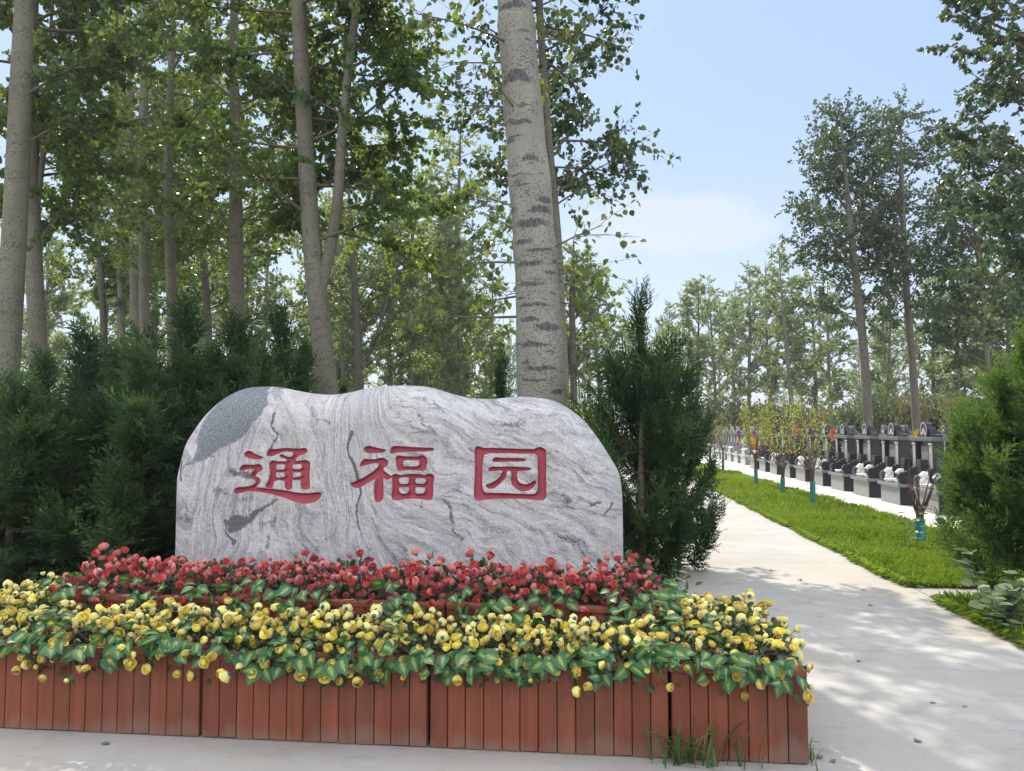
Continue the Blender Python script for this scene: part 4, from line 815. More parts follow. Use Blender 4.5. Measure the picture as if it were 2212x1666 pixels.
# --- the big pale poplar behind the stone, with its scars where the photograph has them
def big_poplar():
    Y = 8.3; pts = [(1169, 862, 101), (1166, 760, 99), (1163, 650, 97), (1158, 560, 96), (1151, 470, 94), (1142, 380, 92), (1134, 290, 89), (1126, 190, 86), (1118, 90, 83), (1111, 0, 80)]
    Q, rr = trunk_from_px(pts, Y, 17.5); rs = np.random.RandomState(3)
    n = np.sum(Q[:, 2] < 7.5); L = np.r_[0, np.cumsum(np.linalg.norm(np.diff(Q, axis=0), axis=1))]
    u = np.r_[np.arange(0, L[n], .011), L[n + 1:]]; Qd = np.stack([np.interp(u, L, Q[:, i]) for i in range(3)], -1); rd = np.interp(u, L, rr)
    rd = rd + .006 * np.interp(u, np.linspace(0, L[-1], 90), rs.randn(90))
    b = Q[0].copy(); b[2] = 0
    o = empty('poplar_tree', b, 0, 'thick pale poplar trunk with dark eye-shaped scars right behind the stone', 'tree', TG)
    seg = 120; tm = MB(); tm.tube(Qd - b, rd, seg, False, .02, rs)
    V = tm.v[0]; W = V + b; vx, vz = W[:, 0], W[:, 2]
    cx = np.interp(vz, Q[:, 2], Q[:, 0]); cy = np.interp(vz, Q[:, 2], Q[:, 1]); r_ = np.interp(vz, Q[:, 2], rr); ang = np.arctan2(vx - cx, -(W[:, 1] - cy)); arc = ang * r_
    sc = np.zeros(len(V)); ex = V.shape[0]
    wob = .02 * fbm2(arc * 12, vz * 12, 9, 3)
    def scar(px, py, hw, hh, kind, front=True):
        p = at(px, py, Y - .24); c = np.interp(p.z, Q[:, 2], Q[:, 0]); r0 = np.interp(p.z, Q[:, 2], rr); a0 = math.asin(max(-.95, min(.95, (p.x - c) / r0))) * r0
        k = (Y - .24) / 1662; HW, HH = hw * k * 1.15, hh * k; dx = (arc - a0 + wob) / HW; dz = (vz - p.z + wob) / HH
        if kind == 'tri': dz2 = dz + .5; d = np.maximum(np.abs(dx) + np.maximum(dz2, 0) * .55 - .05, np.abs(dz2 - .2) / 1.1)
        else: d = np.sqrt(dx ** 2 + (dz * 1.05) ** 2)
        np.maximum(sc, np.clip(1.5 - d * 1.0, 0, 1) * .95, out=sc)
    for s in [(1103, 5, 36, 10, 'e'), (1113, 156, 34, 13, 'tri'), (1122, 261, 28, 7, 'e'), (1099, 296, 16, 7, 'e'), (1110, 288, 22, 3, 'e'), (1148, 340, 20, 7, 'e'), (1125, 397, 22, 3, 'e'), (1116, 374, 15, 3, 'e'), (1180, 428, 20, 9, 'e'), (1172, 446, 26, 9, 'tri'), (1146, 480, 38, 11, 'e'), (1128, 519, 24, 7, 'e'), (1162, 539, 30, 4, 'e'), (1141, 568, 28, 6, 'e'), (1191, 586, 18, 5, 'e'), (1145, 612, 34, 6, 'e'), (1196, 633, 12, 3, 'e'),
              (1152, 658, 40, 5, 'e'), (1141, 689, 24, 7, 'e'), (1186, 705, 30, 10, 'e'), (1150, 744, 32, 7, 'e'), (1167, 795, 36, 6, 'e'), (1206, 846, 16, 6, 'e'), (1134, 783, 12, 3, 'e'), (1139, 780, 4, 6, 'e'), (1140, 80, 10, 3, 'e'), (1085, 350, 10, 3, 'e'), (1130, 225, 18, 2, 'e'), (1200, 560, 10, 6, 'e'), (1125, 640, 14, 3, 'e'), (1190, 760, 12, 3, 'e'), (1150, 820, 26, 3, 'e')]: scar(*s)
    for k in range(60):
        z_ = rs.uniform(.2, 7.4); a_ = rs.uniform(.45, 1.0) * math.pi * rs.choice([-1, 1]) * .24; HW = rs.uniform(.03, .11); HH = rs.uniform(.008, .03)
        d = np.sqrt(((arc - a_ + wob) / HW) ** 2 + ((vz - z_ + wob) / HH) ** 2); np.maximum(sc, np.clip(1.5 - d, 0, 1) * .9, out=sc)
    tm.attr['scar'] = [(0, sc)]
    tm.build('trunk', M_bark_main, o, True)
    ax = axis_of(Q, rr); bm, cm = grow(ax, 6.9, 17.3, 60, 4.2, rs, 60000, .12, LF_FAR, (.2, .95))
    # epicormic sprays low on the trunk
    def sub(z0, z1, az, nb, L, nl, seed):
        r2 = np.random.RandomState(seed); return grow(ax, z0, z1, nb, L, r2, nl, .088, LF_NEAR, (-.1, .55), prof=lambda f: 1.0, az_w=az, tw_per=9, curve=.1, yellow=.25)
    for a in (sub(2.7, 4.0, [math.pi * .93, math.pi * 1.0, 2.2], 7, 1.05, 330, 11), sub(2.9, 3.5, [.15, .5], 4, .7, 130, 12), sub(4.6, 6.6, [math.pi, 2.5, 3.6], 6, 1.0, 280, 13), sub(5.2, 7.0, [0, .5, -.4], 4, .8, 110, 14)):
        for src, dst in zip(a, (bm, cm)):
            for w_, qs in src.f.items():
                for q, r in zip(qs, src.fr[w_]): dst.f.setdefault(w_, []).append(q + dst.n); dst.fr.setdefault(w_, []).append(r)
            dst.v += src.v; [dst.attr.setdefault(k, []).extend((st + dst.n, x) for st, x in v) for k, v in src.attr.items()]; dst.n += src.n
    for nm, m, mt_ in (('limbs', bm, M_twig), ('crown', cm, M_poplar)):
        m.v = [v - b for v in m.v]; m.build(nm, mt_, o, nm == 'limbs')
big_poplar()
def fork_of(px):
    def f(Y):
        P = np.array([np.array(at(x, y, Y)) for x, y, _ in px]); r = np.array([w_ * Y / 1662 / 2 for *_, w_ in px])
        d = P[-1] - P[-2]; P = np.vstack([P, P[-1] + d * 1.5, P[-1] + d * 3.0]); r = np.r_[r, r[-1] * .6, .02]
        u = np.linspace(0, len(P) - 1, 30); return np.stack([np.interp(u, np.arange(len(P)), P[:, i]) for i in range(3)], -1), np.interp(u, np.arange(len(P)), r)
    return f
side2 = dict(tw_per=11)
poplar([(1213, 640, 15), (1206, 500, 16), (1192, 380, 16), (1180, 240, 17), (1171, 110, 17), (1164, 0, 17)], 11.0, 15.5, 4.75, 84, 1.8, 20000, .09, 21, 'slender poplar stem leaning behind the thick trunk, its leafy sprays reaching right', LF_NEAR, leafm=M_poplar_shaded, el=(.0, .7), prof=lambda f: .78 if f < .45 else .78 + 1.5 * math.sin((f - .45) / .55 * 3.0), **side2)
poplar([(703, 800, 46), (690, 680, 45), (676, 560, 42), (665, 400, 38), (656, 250, 36), (649, 110, 34), (645, 0, 32)], 11.0, 15.5, 4.2, 64, 2.6, 27000, .085, 22, 'forked poplar behind the left half of the stone', LF_NEAR, fork=fork_of([(690, 625, 30), (712, 545, 26), (729, 440, 23), (738, 300, 21), (752, 160, 19), (772, 0, 17)]), el=(-.05, .75), prof=lambda f: (1 - f) ** .6 * min(1, .75 + f), **side2)
poplar([(10, 900, 52), (20, 700, 50), (32, 480, 47), (43, 250, 44), (55, 0, 40)], 10.5, 15.0, 5.4, 40, 2.8, 15000, .085, 23, 'stout pale poplar trunk at the left edge of the grove', LF_NEAR, el=(.0, .8))
poplar([(88, 880, 40), (80, 720, 36), (73, 560, 33), (71, 420, 29), (70, 260, 25)], 12.0, 14.0, 4.4, 44, 2.5, 15000, .085, 24, 'poplar with dark scars just right of the leftmost stout trunk', LF_NEAR, fork=fork_of([(74, 520, 16), (80, 440, 14), (92, 350, 12), (100, 220, 10)]), el=(.0, .8))
poplar([(511, 780, 32), (512, 640, 31), (510, 500, 29), (509, 400, 27), (506, 200, 22)], 14.0, 15.0, 4.6, 56, 2.8, 17000, .088, 25, 'straight mid-grove poplar left of the forked one', LF_FAR, el=(.0, .8))
poplar([(313, 790, 23), (312, 640, 22), (311, 480, 21), (301, 370, 21), (311, 250, 19), (314, 30, 15)], 18.0, 16.5, 5.2, 54, 2.8, 14000, .095, 26, 'slim poplar with a kink half way up its pale stem', LF_FAR, el=(.0, .8))
poplar([(373, 780, 24), (371, 640, 23), (366, 480, 22), (363, 380, 20), (368, 210, 16)], 16.0, 15.5, 4.9, 54, 2.7, 14000, .095, 27, 'slim pale poplar right of the kinked stem', LF_FAR, el=(.0, .8))
poplar([(293, 800, 18), (291, 640, 18), (287, 480, 17), (282, 330, 15)], 21.0, 16.0, 5.6, 46, 2.8, 15000, .105, 28, 'slim poplar close left of the kinked stem', LF_FAR, el=(.0, .8))
poplar([(225, 730, 14), (220, 620, 14), (212, 520, 13), (204, 430, 12)], 25.0, 16.0, 5.5, 34, 2.8, 11000, .125, 29, 'dark leaning poplar stem deep in the left grove', LF_FAR, bark=M_bark_dark, el=(.0, .8))
poplar([(263, 760, 15), (262, 640, 15), (259, 460, 14)], 25.0, 16.5, 5.8, 34, 2.8, 11000, .125, 30, 'thin grey poplar between the dark leaning stem and the close pair', LF_FAR, el=(.0, .8))
poplar([(452, 760, 16), (446, 640, 16), (437, 520, 15), (433, 430, 14)], 24.0, 16.0, 5.2, 36, 2.8, 11000, .11, 31, 'dark slightly bent poplar left of the straight mid-grove one', LF_FAR, bark=M_bark_dark, el=(.0, .8))
poplar([(744, 850, 9), (738, 740, 9), (733, 620, 8)], 32.0, 13.0, 5.0, 28, 2.4, 8000, .14, 32, 'very thin poplar stem right of the forked poplar', LF_FAR, leafm=M_farleaf, twigs=False)
GF = 'broad dark-stemmed trees beyond the stone'
poplar([(776, 850, 20), (772, 740, 18), (768, 640, 16), (760, 550, 12)], 27.0, 11.5, 3.6, 34, 3.6, 12000, .115, 33, 'dark-stemmed spreading tree beyond the forked poplar', LF_FAR, bark=M_bark_dark, leafm=M_farleaf, group=GF, twigs=False, fork=fork_of([(778, 800, 10), (800, 760, 9), (822, 700, 8), (840, 640, 6)]))
poplar([(980, 850, 20), (979, 740, 19), (976, 640, 17), (985, 560, 13), (990, 450, 9)], 30.0, 14.4, 3.8, 40, 4.2, 15000, .12, 34, 'tall spreading tree with a forked dark stem left of the thick trunk', LF_FAR, bark=M_bark_dark, leafm=M_farleaf, group=GF, twigs=False, fork=fork_of([(976, 680, 11), (955, 620, 10), (930, 570, 9), (905, 500, 7)]))
poplar([(892, 850, 9), (891, 700, 9), (890, 600, 8)], 36.0, 14.6, 4.0, 34, 3.6, 13000, .12, 35, 'pale tall tree rising between the two dark-stemmed ones', LF_FAR, leafm=M_farleaf, group=GF, twigs=False)
poplar([(1240, 870, 15), (1238, 760, 14), (1235, 660, 13), (1238, 580, 10)], 32.0, 9.6, 3.4, 32, 2.9, 13000, .135, 36, 'rounded tree just right of the thick pale trunk', LF_FAR, bark=M_bark_dark, leafm=M_farleaf, group=GF, twigs=False)
# --- right side, behind the graves
GR = 'poplars behind the graves'
poplar([(1876, 925, 19), (1868, 780, 18), (1857, 660, 17), (1843, 560, 15), (1836, 470, 13), (1826, 380, 10)], 23.0, 11.4, 4.0, 64, 2.9, 18000, .098, 41, 'tall poplar over the graves, its trunk bent slightly left', LF_FAR, group=GR, leafm=M_poplar_shaded, el=(.25, 1.05), low=.85, prof=lambda f: min(1, .55 + 1.2 * f) * (1 - f) ** .45)
poplar([(1980, 925, 17), (1971, 780, 16), (1962, 680, 15), (1955, 580, 14), (1950, 470, 12), (1948, 380, 9)], 23.6, 11.7, 4.2, 64, 2.9, 18000, .098, 42, 'tall poplar over the graves, right neighbour of the bent one', LF_FAR, group=GR, leafm=M_poplar_shaded, el=(.25, 1.05), low=.85, prof=lambda f: min(1, .5 + 1.2 * f) * (1 - f) ** .45)
poplar([(2142, 860, 11), (2128, 720, 10), (2113, 560, 9), (2108, 460, 8)], 20.0, 9.6, 2.9, 46, 2.4, 13000, .10, 43, 'thin poplar behind the juniper at the right', LF_FAR, group=GR, leafm=M_poplar_shaded, el=(.2, 1.0), prof=lambda f: (1 - f) ** .5 * min(1, .6 + f))
poplar([(2310, 900, 34), (2298, 600, 32), (2270, 300, 28), (2242, 100, 24)], 14.0, 13.5, 3.0, 70, 2.9, 25000, .098, 44, 'dense poplar leaning in at the right edge of the view', LF_NEAR, group=GR, leafm=M_poplar_shaded, el=(.2, .95), prof=lambda f: (1 - f) ** .4 * min(1, .5 + 1.2 * f))
# --- further trees, each placed by where it rises in the view; they share a few crown shapes
def far_tree_proto(seed, H, L, z0, nl, ls, bark, name='poplar_tree', el=(.3, 1.0), lean=.03, sh=lambda f: (1 - f) ** .55 * min(1, .5 + 1.3 * f)):
    rs = np.random.RandomState(seed); u = np.linspace(0, 1, 22); Q = np.stack([lean * H * np.sin(u * 2.2 + rs.rand() * 3) - lean * H * math.sin(0), lean * H * np.cos(u * 1.7 + rs.rand() * 3), H * u], -1); Q -= Q[0] * np.array([1, 1, 0]); Q[0, 2] = -.1
    rr = .012 * H * (1 - u) ** .8 + .012; bm, cm = grow(axis_of(Q, rr), z0, H - .15, int(26 + H), L, rs, nl, ls, LF_FAR, el, prof=sh, twigs=False)
    return finish_tree(name, Q, rr, np.zeros(3), seed, None, 'tree', None, bark, bm, cm, M_farleaf, 9)
PR = [far_tree_proto(301, 13, 2.6, 3.4, 11000, .135, M_bark), far_tree_proto(302, 11, 3.0, 2.6, 11000, .135, M_bark_dark), far_tree_proto(303, 14, 2.3, 3.8, 11000, .135, M_bark), far_tree_proto(304, 10, 3.5, 1.8, 11500, .14, M_bark_dark, sh=lambda f: math.sin(min(1, f * .9 + .25) * math.pi) ** .6 + .1)]
PRH = [13, 11, 14, 10]; used_p = [False] * 4; rt = np.random.RandomState(9)
def far_tree(px, top, Y, k, label, group):
    x = at(px, 833, Y).x; H = at(px, top, Y).z; sc = H / PRH[k]; o = PR[k]; loc = (x, Y, 0); rot = (0, 0, rt.rand() * 6.28); s3 = (sc * rt.uniform(.9, 1.1), sc * rt.uniform(.9, 1.1), sc)
    if not used_p[k]: used_p[k] = True; o.location = loc; o.rotation_euler = rot; o.scale = s3; o['label'] = label; o['group'] = group
    else: copy_thing(o, loc, rot, s3, label, group)
FG = 'far trees at the end of the path'
for px, top, Y, k, lb in [(1300, 560, 44, 1, 'bushy far tree right of the thick trunk'), (1385, 665, 62, 3, 'low far tree above the right juniper'), (1440, 650, 66, 0, 'far tree peeping right of the juniper top'), (1500, 605, 52, 1, 'dark-stemmed far tree where the path ends'), (1545, 600, 56, 3, 'spreading far tree just right of the path end'), (1590, 612, 60, 0, 'slim far tree above the first sapling'), (1615, 568, 58, 2, 'slender far poplar with a lone high top'), (1668, 560, 50, 0, 'far poplar left of the bent grave poplar'), (1716, 528, 46, 2, 'tall far poplar close left of the bent grave poplar'), (1760, 590, 48, 1, 'bushy far tree behind the bent grave poplar'), (1800, 600, 40, 0, 'far poplar low behind the bent trunk'), (1910, 620, 44, 2, 'far poplar between the two tall grave poplars'), (1930, 660, 52, 3, 'low spreading far tree between the two tall grave poplars'), (2020, 560, 36, 0, 'mid poplar right of the tall pair'), (2060, 500, 31, 2, 'slim mid poplar behind the juniper top at right'), (2175, 520, 30, 1, 'bushy poplar at the right edge behind the graves'), (2210, 640, 40, 3, 'spreading far tree at the right frame edge'), (2085, 640, 48, 1, 'far tree deep behind the right juniper')]: far_tree(px, top, Y, k, lb, FG)
lb = 'leafy poplar deep in the grove, one of the crowded far stems'
for i in range(28):
    px = rt.uniform(-150, 1080); Y = rt.uniform(27, 62); far_tree(px, min(520, max(60, 929 - (rt.uniform(11, 14.5) - 1.5) * 1662 / Y)) if px < 780 else max(330, 929 - (rt.uniform(9, 12) - 1.5) * 1662 / Y), Y, rt.randint(0, 4), lb, 'crowded far stems of the grove')
lb2 = 'faint tree of the distant row on the horizon'
for i in range(26): far_tree(-250 + 95 * i + rt.uniform(-25, 25), rt.uniform(690, 770), rt.uniform(85, 130), rt.randint(0, 4), lb2, 'distant row of trees')

# ------------------------------------------------------------------ junipers
def juniper_proto(seed, H, R, n, lumps=.35, shape=.75, open_=0.0):
    rs = np.random.RandomState(seed); o = empty('juniper', (0, 0, 0), 0, None, 'juniper'); cm = MB(); bm = MB(); tm = MB()
    tm.tube([(0, 0, -.05), (.02, 0, H * .3), (-.01, .02, H * .65), (0, 0, H * .96)], (.05, .04, .025, .006), 8, False)
    # leaders: a juniper is a bundle of upswept plumes
    k = 30; az = rs.rand(k) * 6.283; hb = H * rs.uniform(.02, .62, k) ** 1.0; LL = []
    for i in range(k):
        out_ = R * (1 - hb[i] / H) ** shape * rs.uniform(.75, 1.15); rise = rs.uniform(.25, .75) * min(H * .5, H - hb[i]); u = np.linspace(0, 1, 7)[:, None]
        d = np.array([math.cos(az[i]), math.sin(az[i]), 0]); P = np.array([0, 0, hb[i]]) + d * out_ * (u ** .75) + np.array([0, 0, rise]) * u ** 1.6 - np.array([0, 0, .10 * rs.rand()]) * np.sin(u * 3.14)
        bm.tube(P, np.linspace(.014, .003, 7), 5, False); LL.append(P)
    u = np.linspace(.5, 1, 7)[:, None]; LL.append(np.array([0, 0, H]) * u); LL.append(np.array([0, 0, H]) * u)
    S_ = []; ii = rs.randint(0, len(LL), n); tt = rs.rand(n) ** .7 * 5.999
    A = np.array(LL); i0 = tt.astype(int); fr = (tt - i0)[:, None]; base = A[ii, i0] * (1 - fr) + A[ii, i0 + 1] * fr; tg = unit(A[ii, i0 + 1] - A[ii, i0])
    outw = unit(base * np.array([1, 1, 0]) + 1e-4); D = unit(tg * .6 + outw * .45 + .55 * rs.randn(n, 3) + np.array([0, 0, .35])); Ls = rs.uniform(.16, .36, n) * (H / 2.8) ** .5; base = base + .035 * rs.randn(n, 3)
    N = unit(np.cross(D, rs.randn(n, 3))); X = np.cross(D, N); lc = rs.rand(len(LL)); col = np.clip(.55 * lc[ii] + .4 * rs.rand(n) * (.4 + .1 * tt), 0, .93)
    inner = np.linalg.norm(base[:, :2], axis=1) < R * .25; col[inner & (base[:, 2] < H * .5) & (rs.rand(n) < .3)] = 1.0
    m = 15; us = np.linspace(.08, 1, m); P_, A_, Z_, S2, C_ = [], [], [], [], []
    for j, uj in enumerate(us):
        sg = 1 if j % 2 else -1; 
        if j == m - 1: ax = D
        else: ax = unit(D * .85 + sg * X * rs.uniform(.5, 1.0, (n, 1)) + .18 * rs.randn(n, 3))
        P_.append(base + D * (Ls * uj)[:, None] + N * (-.10 * Ls * uj ** 2)[:, None]); A_.append(ax); Z_.append(N + .4 * rs.randn(n, 3)); S2.append(Ls * (.40 - .20 * uj) * rs.uniform(.7, 1.2, n)); C_.append(np.where(col >= 1, col, np.clip(col + (.22 if j > 10 else -.05), 0, .93)))
    BL = (np.array([(-.035, 0, 0), (.035, 0, 0), (.085, .45, .02), (0, 1, 0), (-.085, .45, .02)]), np.array([(0, 1, 2, 3, 4)]))
    BL = (np.array([(0, 0, 0), (.115, .45, .02), (0, 1, 0), (-.115, .45, .02)]), np.array([(0, 1, 2, 3)]))
    leaves(cm, np.concatenate(P_), np.concatenate(A_), np.concatenate(Z_), np.concatenate(S2), np.concatenate(C_), BL)
    cm.build('foliage', M_juniper, o); bm.build('branches', M_twigred, o, True); tm.build('trunk', M_twig, o, True); return o
JP = [juniper_proto(401, 2.8, .95, 3400), juniper_proto(402, 2.6, 1.0, 3400, shape=.6), juniper_proto(403, 3.0, .85, 3000, shape=.9), juniper_proto(404, 2.9, .90, 2300, shape=.8)]
JP.append(juniper_proto(405, 2.6, .95, 3000, shape=.7));
for ch_ in JP[4].children:
    if ch_.name.startswith('foliage'): ch_.data.materials[0] = M_juniper_light
    elif ch_.name.startswith('trunk'): ch_.data.materials[0] = M_twig
    else: ch_.data.materials[0] = M_twigred
JH = [2.8, 2.6, 3.0, 2.9, 2.6]; used_j = [False] * 5
JG = 'dark junipers round the stone'
def juniper(px, top, Y, k, label, wide=1.0, group=JG):
    x = at(px, 833, Y).x; H = at(px, top, Y).z; s = H / JH[k]; loc = (x, Y, 0); rot = (0, 0, rt.rand() * 6.28); s3 = (wide, wide, s); o = JP[k]
    if not used_j[k]: used_j[k] = True; o.location = loc; o.rotation_euler = rot; o.scale = s3; o['label'] = label; o['group'] = group
    else: copy_thing(o, loc, rot, s3, label, group)
juniper(30, 850, 6.3, 1, 'low dark juniper at the left frame edge', .85)
juniper(185, 745, 6.9, 0, 'dark juniper with a pointed top left of the stone', 1.0)
juniper(310, 790, 6.6, 1, 'broad dark juniper touching the left end of the stone', .95)
juniper(395, 672, 8.0, 2, 'tall juniper with a feathery top behind the left of the stone', 1.15)
juniper(505, 715, 8.6, 0, 'juniper right of the tall feathery one behind the stone', 1.05)
juniper(95, 800, 8.2, 1, 'juniper standing behind the frame-edge one at the left', 1.0)
juniper(600, 690, 10.0, 2, 'thin upright juniper near the forked poplar', 1.0)
juniper(560, 790, 7.4, 1, 'low juniper just behind the grey patch of the stone', .8)
juniper(250, 770, 9.0, 2, 'juniper between the pointed and the tall feathery one', 1.2)
juniper(1085, 790, 12.0, 0, 'juniper left of the thick pale trunk above the stone', .8)
juniper(660, 770, 12.0, 1, 'small juniper at the foot of the forked poplar', 1.0)
juniper(1385, 655, 7.9, 3, 'loose see-through juniper right of the stone by the path', .80)
juniper(1462, 800, 8.4, 3, 'low juniper close to the path right of the loose one', .55)
juniper(2165, 815, 7.3, 4, 'green juniper before the graves at the right', .78, 'junipers at the right edge')
juniper(2225, 745, 6.9, 4, 'brighter juniper cut by the right frame edge', .75, 'junipers at the right edge')
# ------------------------------------------------------------------ shrubs
def shrub_proto(seed, mt_, name='shrub', n=5000, ls=.09):
    rs = np.random.RandomState(seed); o = empty(name, (0, 0, 0), 0, None, 'shrub'); cm = MB(); bm = MB(); tips = []
    for i in range(14):
        az = rs.rand() * 6.28; d = np.array([math.cos(az), math.sin(az), 0]) * rs.uniform(.2, .85); u = np.linspace(0, 1, 5)[:, None]; P = d * u ** 1.3 + np.array([0, 0, rs.uniform(.55, 1.0)]) * u; bm.tube(P, np.linspace(.02, .004, 5), 4, False); tips.append(P)
    A = np.array(tips); i = rs.randint(0, 14, n); t_ = (.25 + .75 * rs.rand(n) ** .6) * 3.999; i0 = t_.astype(int); fr = (t_ - i0)[:, None]
    pos = A[i, i0] * (1 - fr) + A[i, i0 + 1] * fr + .13 * rs.randn(n, 3); pos[:, 2] = np.abs(pos[:, 2]) + .01
    leaves(cm, pos, unit(rs.randn(n, 3) + np.array([0, 0, .4])), rs.randn(n, 3), ls * rs.uniform(.6, 1.2, n), rs.rand(n), LF_FAR)
    cm.build('foliage', mt_, o); bm.build('branches', M_twig, o, True); return o
SP = {'g': shrub_proto(501, M_shrub), 'o': shrub_proto(502, M_olive), 'l': shrub_proto(503, M_lime, n=2500)}; used_s = {}
def shrub(px, top, Y, k, rad, label, group):
    x = at(px, 833, Y).x; H = at(px, top, Y).z; o = SP[k]; loc = (x, Y, 0); rot = (0, 0, rt.rand() * 6.28); s3 = (rad, rad, H * .95)
    if k not in used_s: used_s[k] = 1; o.location = loc; o.rotation_euler = rot; o.scale = s3; o['label'] = label; o['group'] = group
    else: copy_thing(o, loc, rot, s3, label, group)
SG = 'shrubs behind the graves'
for px, top, Y, k, rad, lb in [(1905, 855, 34, 'g', 1.6, 'grey-green rounded shrub right of the bent poplar trunk'), (1835, 878, 36, 'g', 1.6, 'grey-green shrub left of the bent poplar trunk'), (1958, 862, 33, 'o', 1.2, 'olive shrub just left of the straight grave poplar'), (2025, 860, 34, 'g', 1.9, 'grey-green shrub right of the straight grave poplar'), (1780, 880, 40, 'o', 1.7, 'olive shrub above the middle graves'), (1730, 885, 42, 'g', 1.8, 'low green shrub behind the saplings'), (1670, 880, 45, 'g', 2.0, 'green shrub behind the yellow saplings'), (1610, 872, 48, 'g', 2.0, 'green shrub beyond the first sapling'), (1550, 868, 50, 'g', 2.2, 'dark shrub at the far end of the path'), (1275, 880, 20, 'l', 1.0, 'bright lime shrub just right of the stone top'), (2090, 865, 30, 'o', 1.5, 'olive shrub behind the right juniper'), (1495, 880, 46, 'g', 2.0, 'green shrub left of the path end')]: shrub(px, top, Y, k, rad, lb, SG)
lb = 'green undergrowth bush in the grove behind the stone'
for i in range(16): shrub(rt.uniform(-60, 1100), rt.uniform(850, 890), rt.uniform(22, 40), rt.choice(['g', 'g', 'l']), rt.uniform(1.0, 2.0), lb, 'undergrowth of the grove')
shrub(25, 1130, 7.6, 'l', .7, 'yellow-green undergrowth bush low at the left edge', 'undergrowth of the grove'); shrub(130, 1150, 9.0, 'l', .7, 'yellow-green undergrowth bush under the pointed juniper', 'undergrowth of the grove')
# ------------------------------------------------------------------ graves
def granite(name, base, rough, spk):
    m, t, b, o = mat(name); p = objco(t); n = noise(t, p, Scale=180.0, Detail=2.0); c = ramp(t, n, [(.4, base), (.65, tuple(x + spk for x in base))])
    t.links.new(c, b.inputs['Base Color']); b.inputs['Roughness'].default_value = rough; b.inputs['Specular IOR Level'].default_value = .5; return m
M_gd = granite('dark_granite', (.022, .024, .028), .25, .03); M_gg = granite('grey_granite', (.17, .175, .18), .3, .10); M_gm = granite('mid_granite', (.10, .103, .11), .28, .06); M_gl = granite('light_granite', (.46, .465, .47), .4, .12)
M_white = plain('white_marble', (.78, .77, .74), .5, .06); M_gold = plain('gold_paint', (.62, .40, .07), .4, .1); M_emb = plain('carved_emblem', (.60, .60, .60), .6, .08)
def arc(cx, cz, r, a0, a1, n=8): return [(cx + r * math.cos(R_(a0 + (a1 - a0) * i / n)), cz + r * math.sin(R_(a0 + (a1 - a0) * i / n))) for i in range(n + 1)]
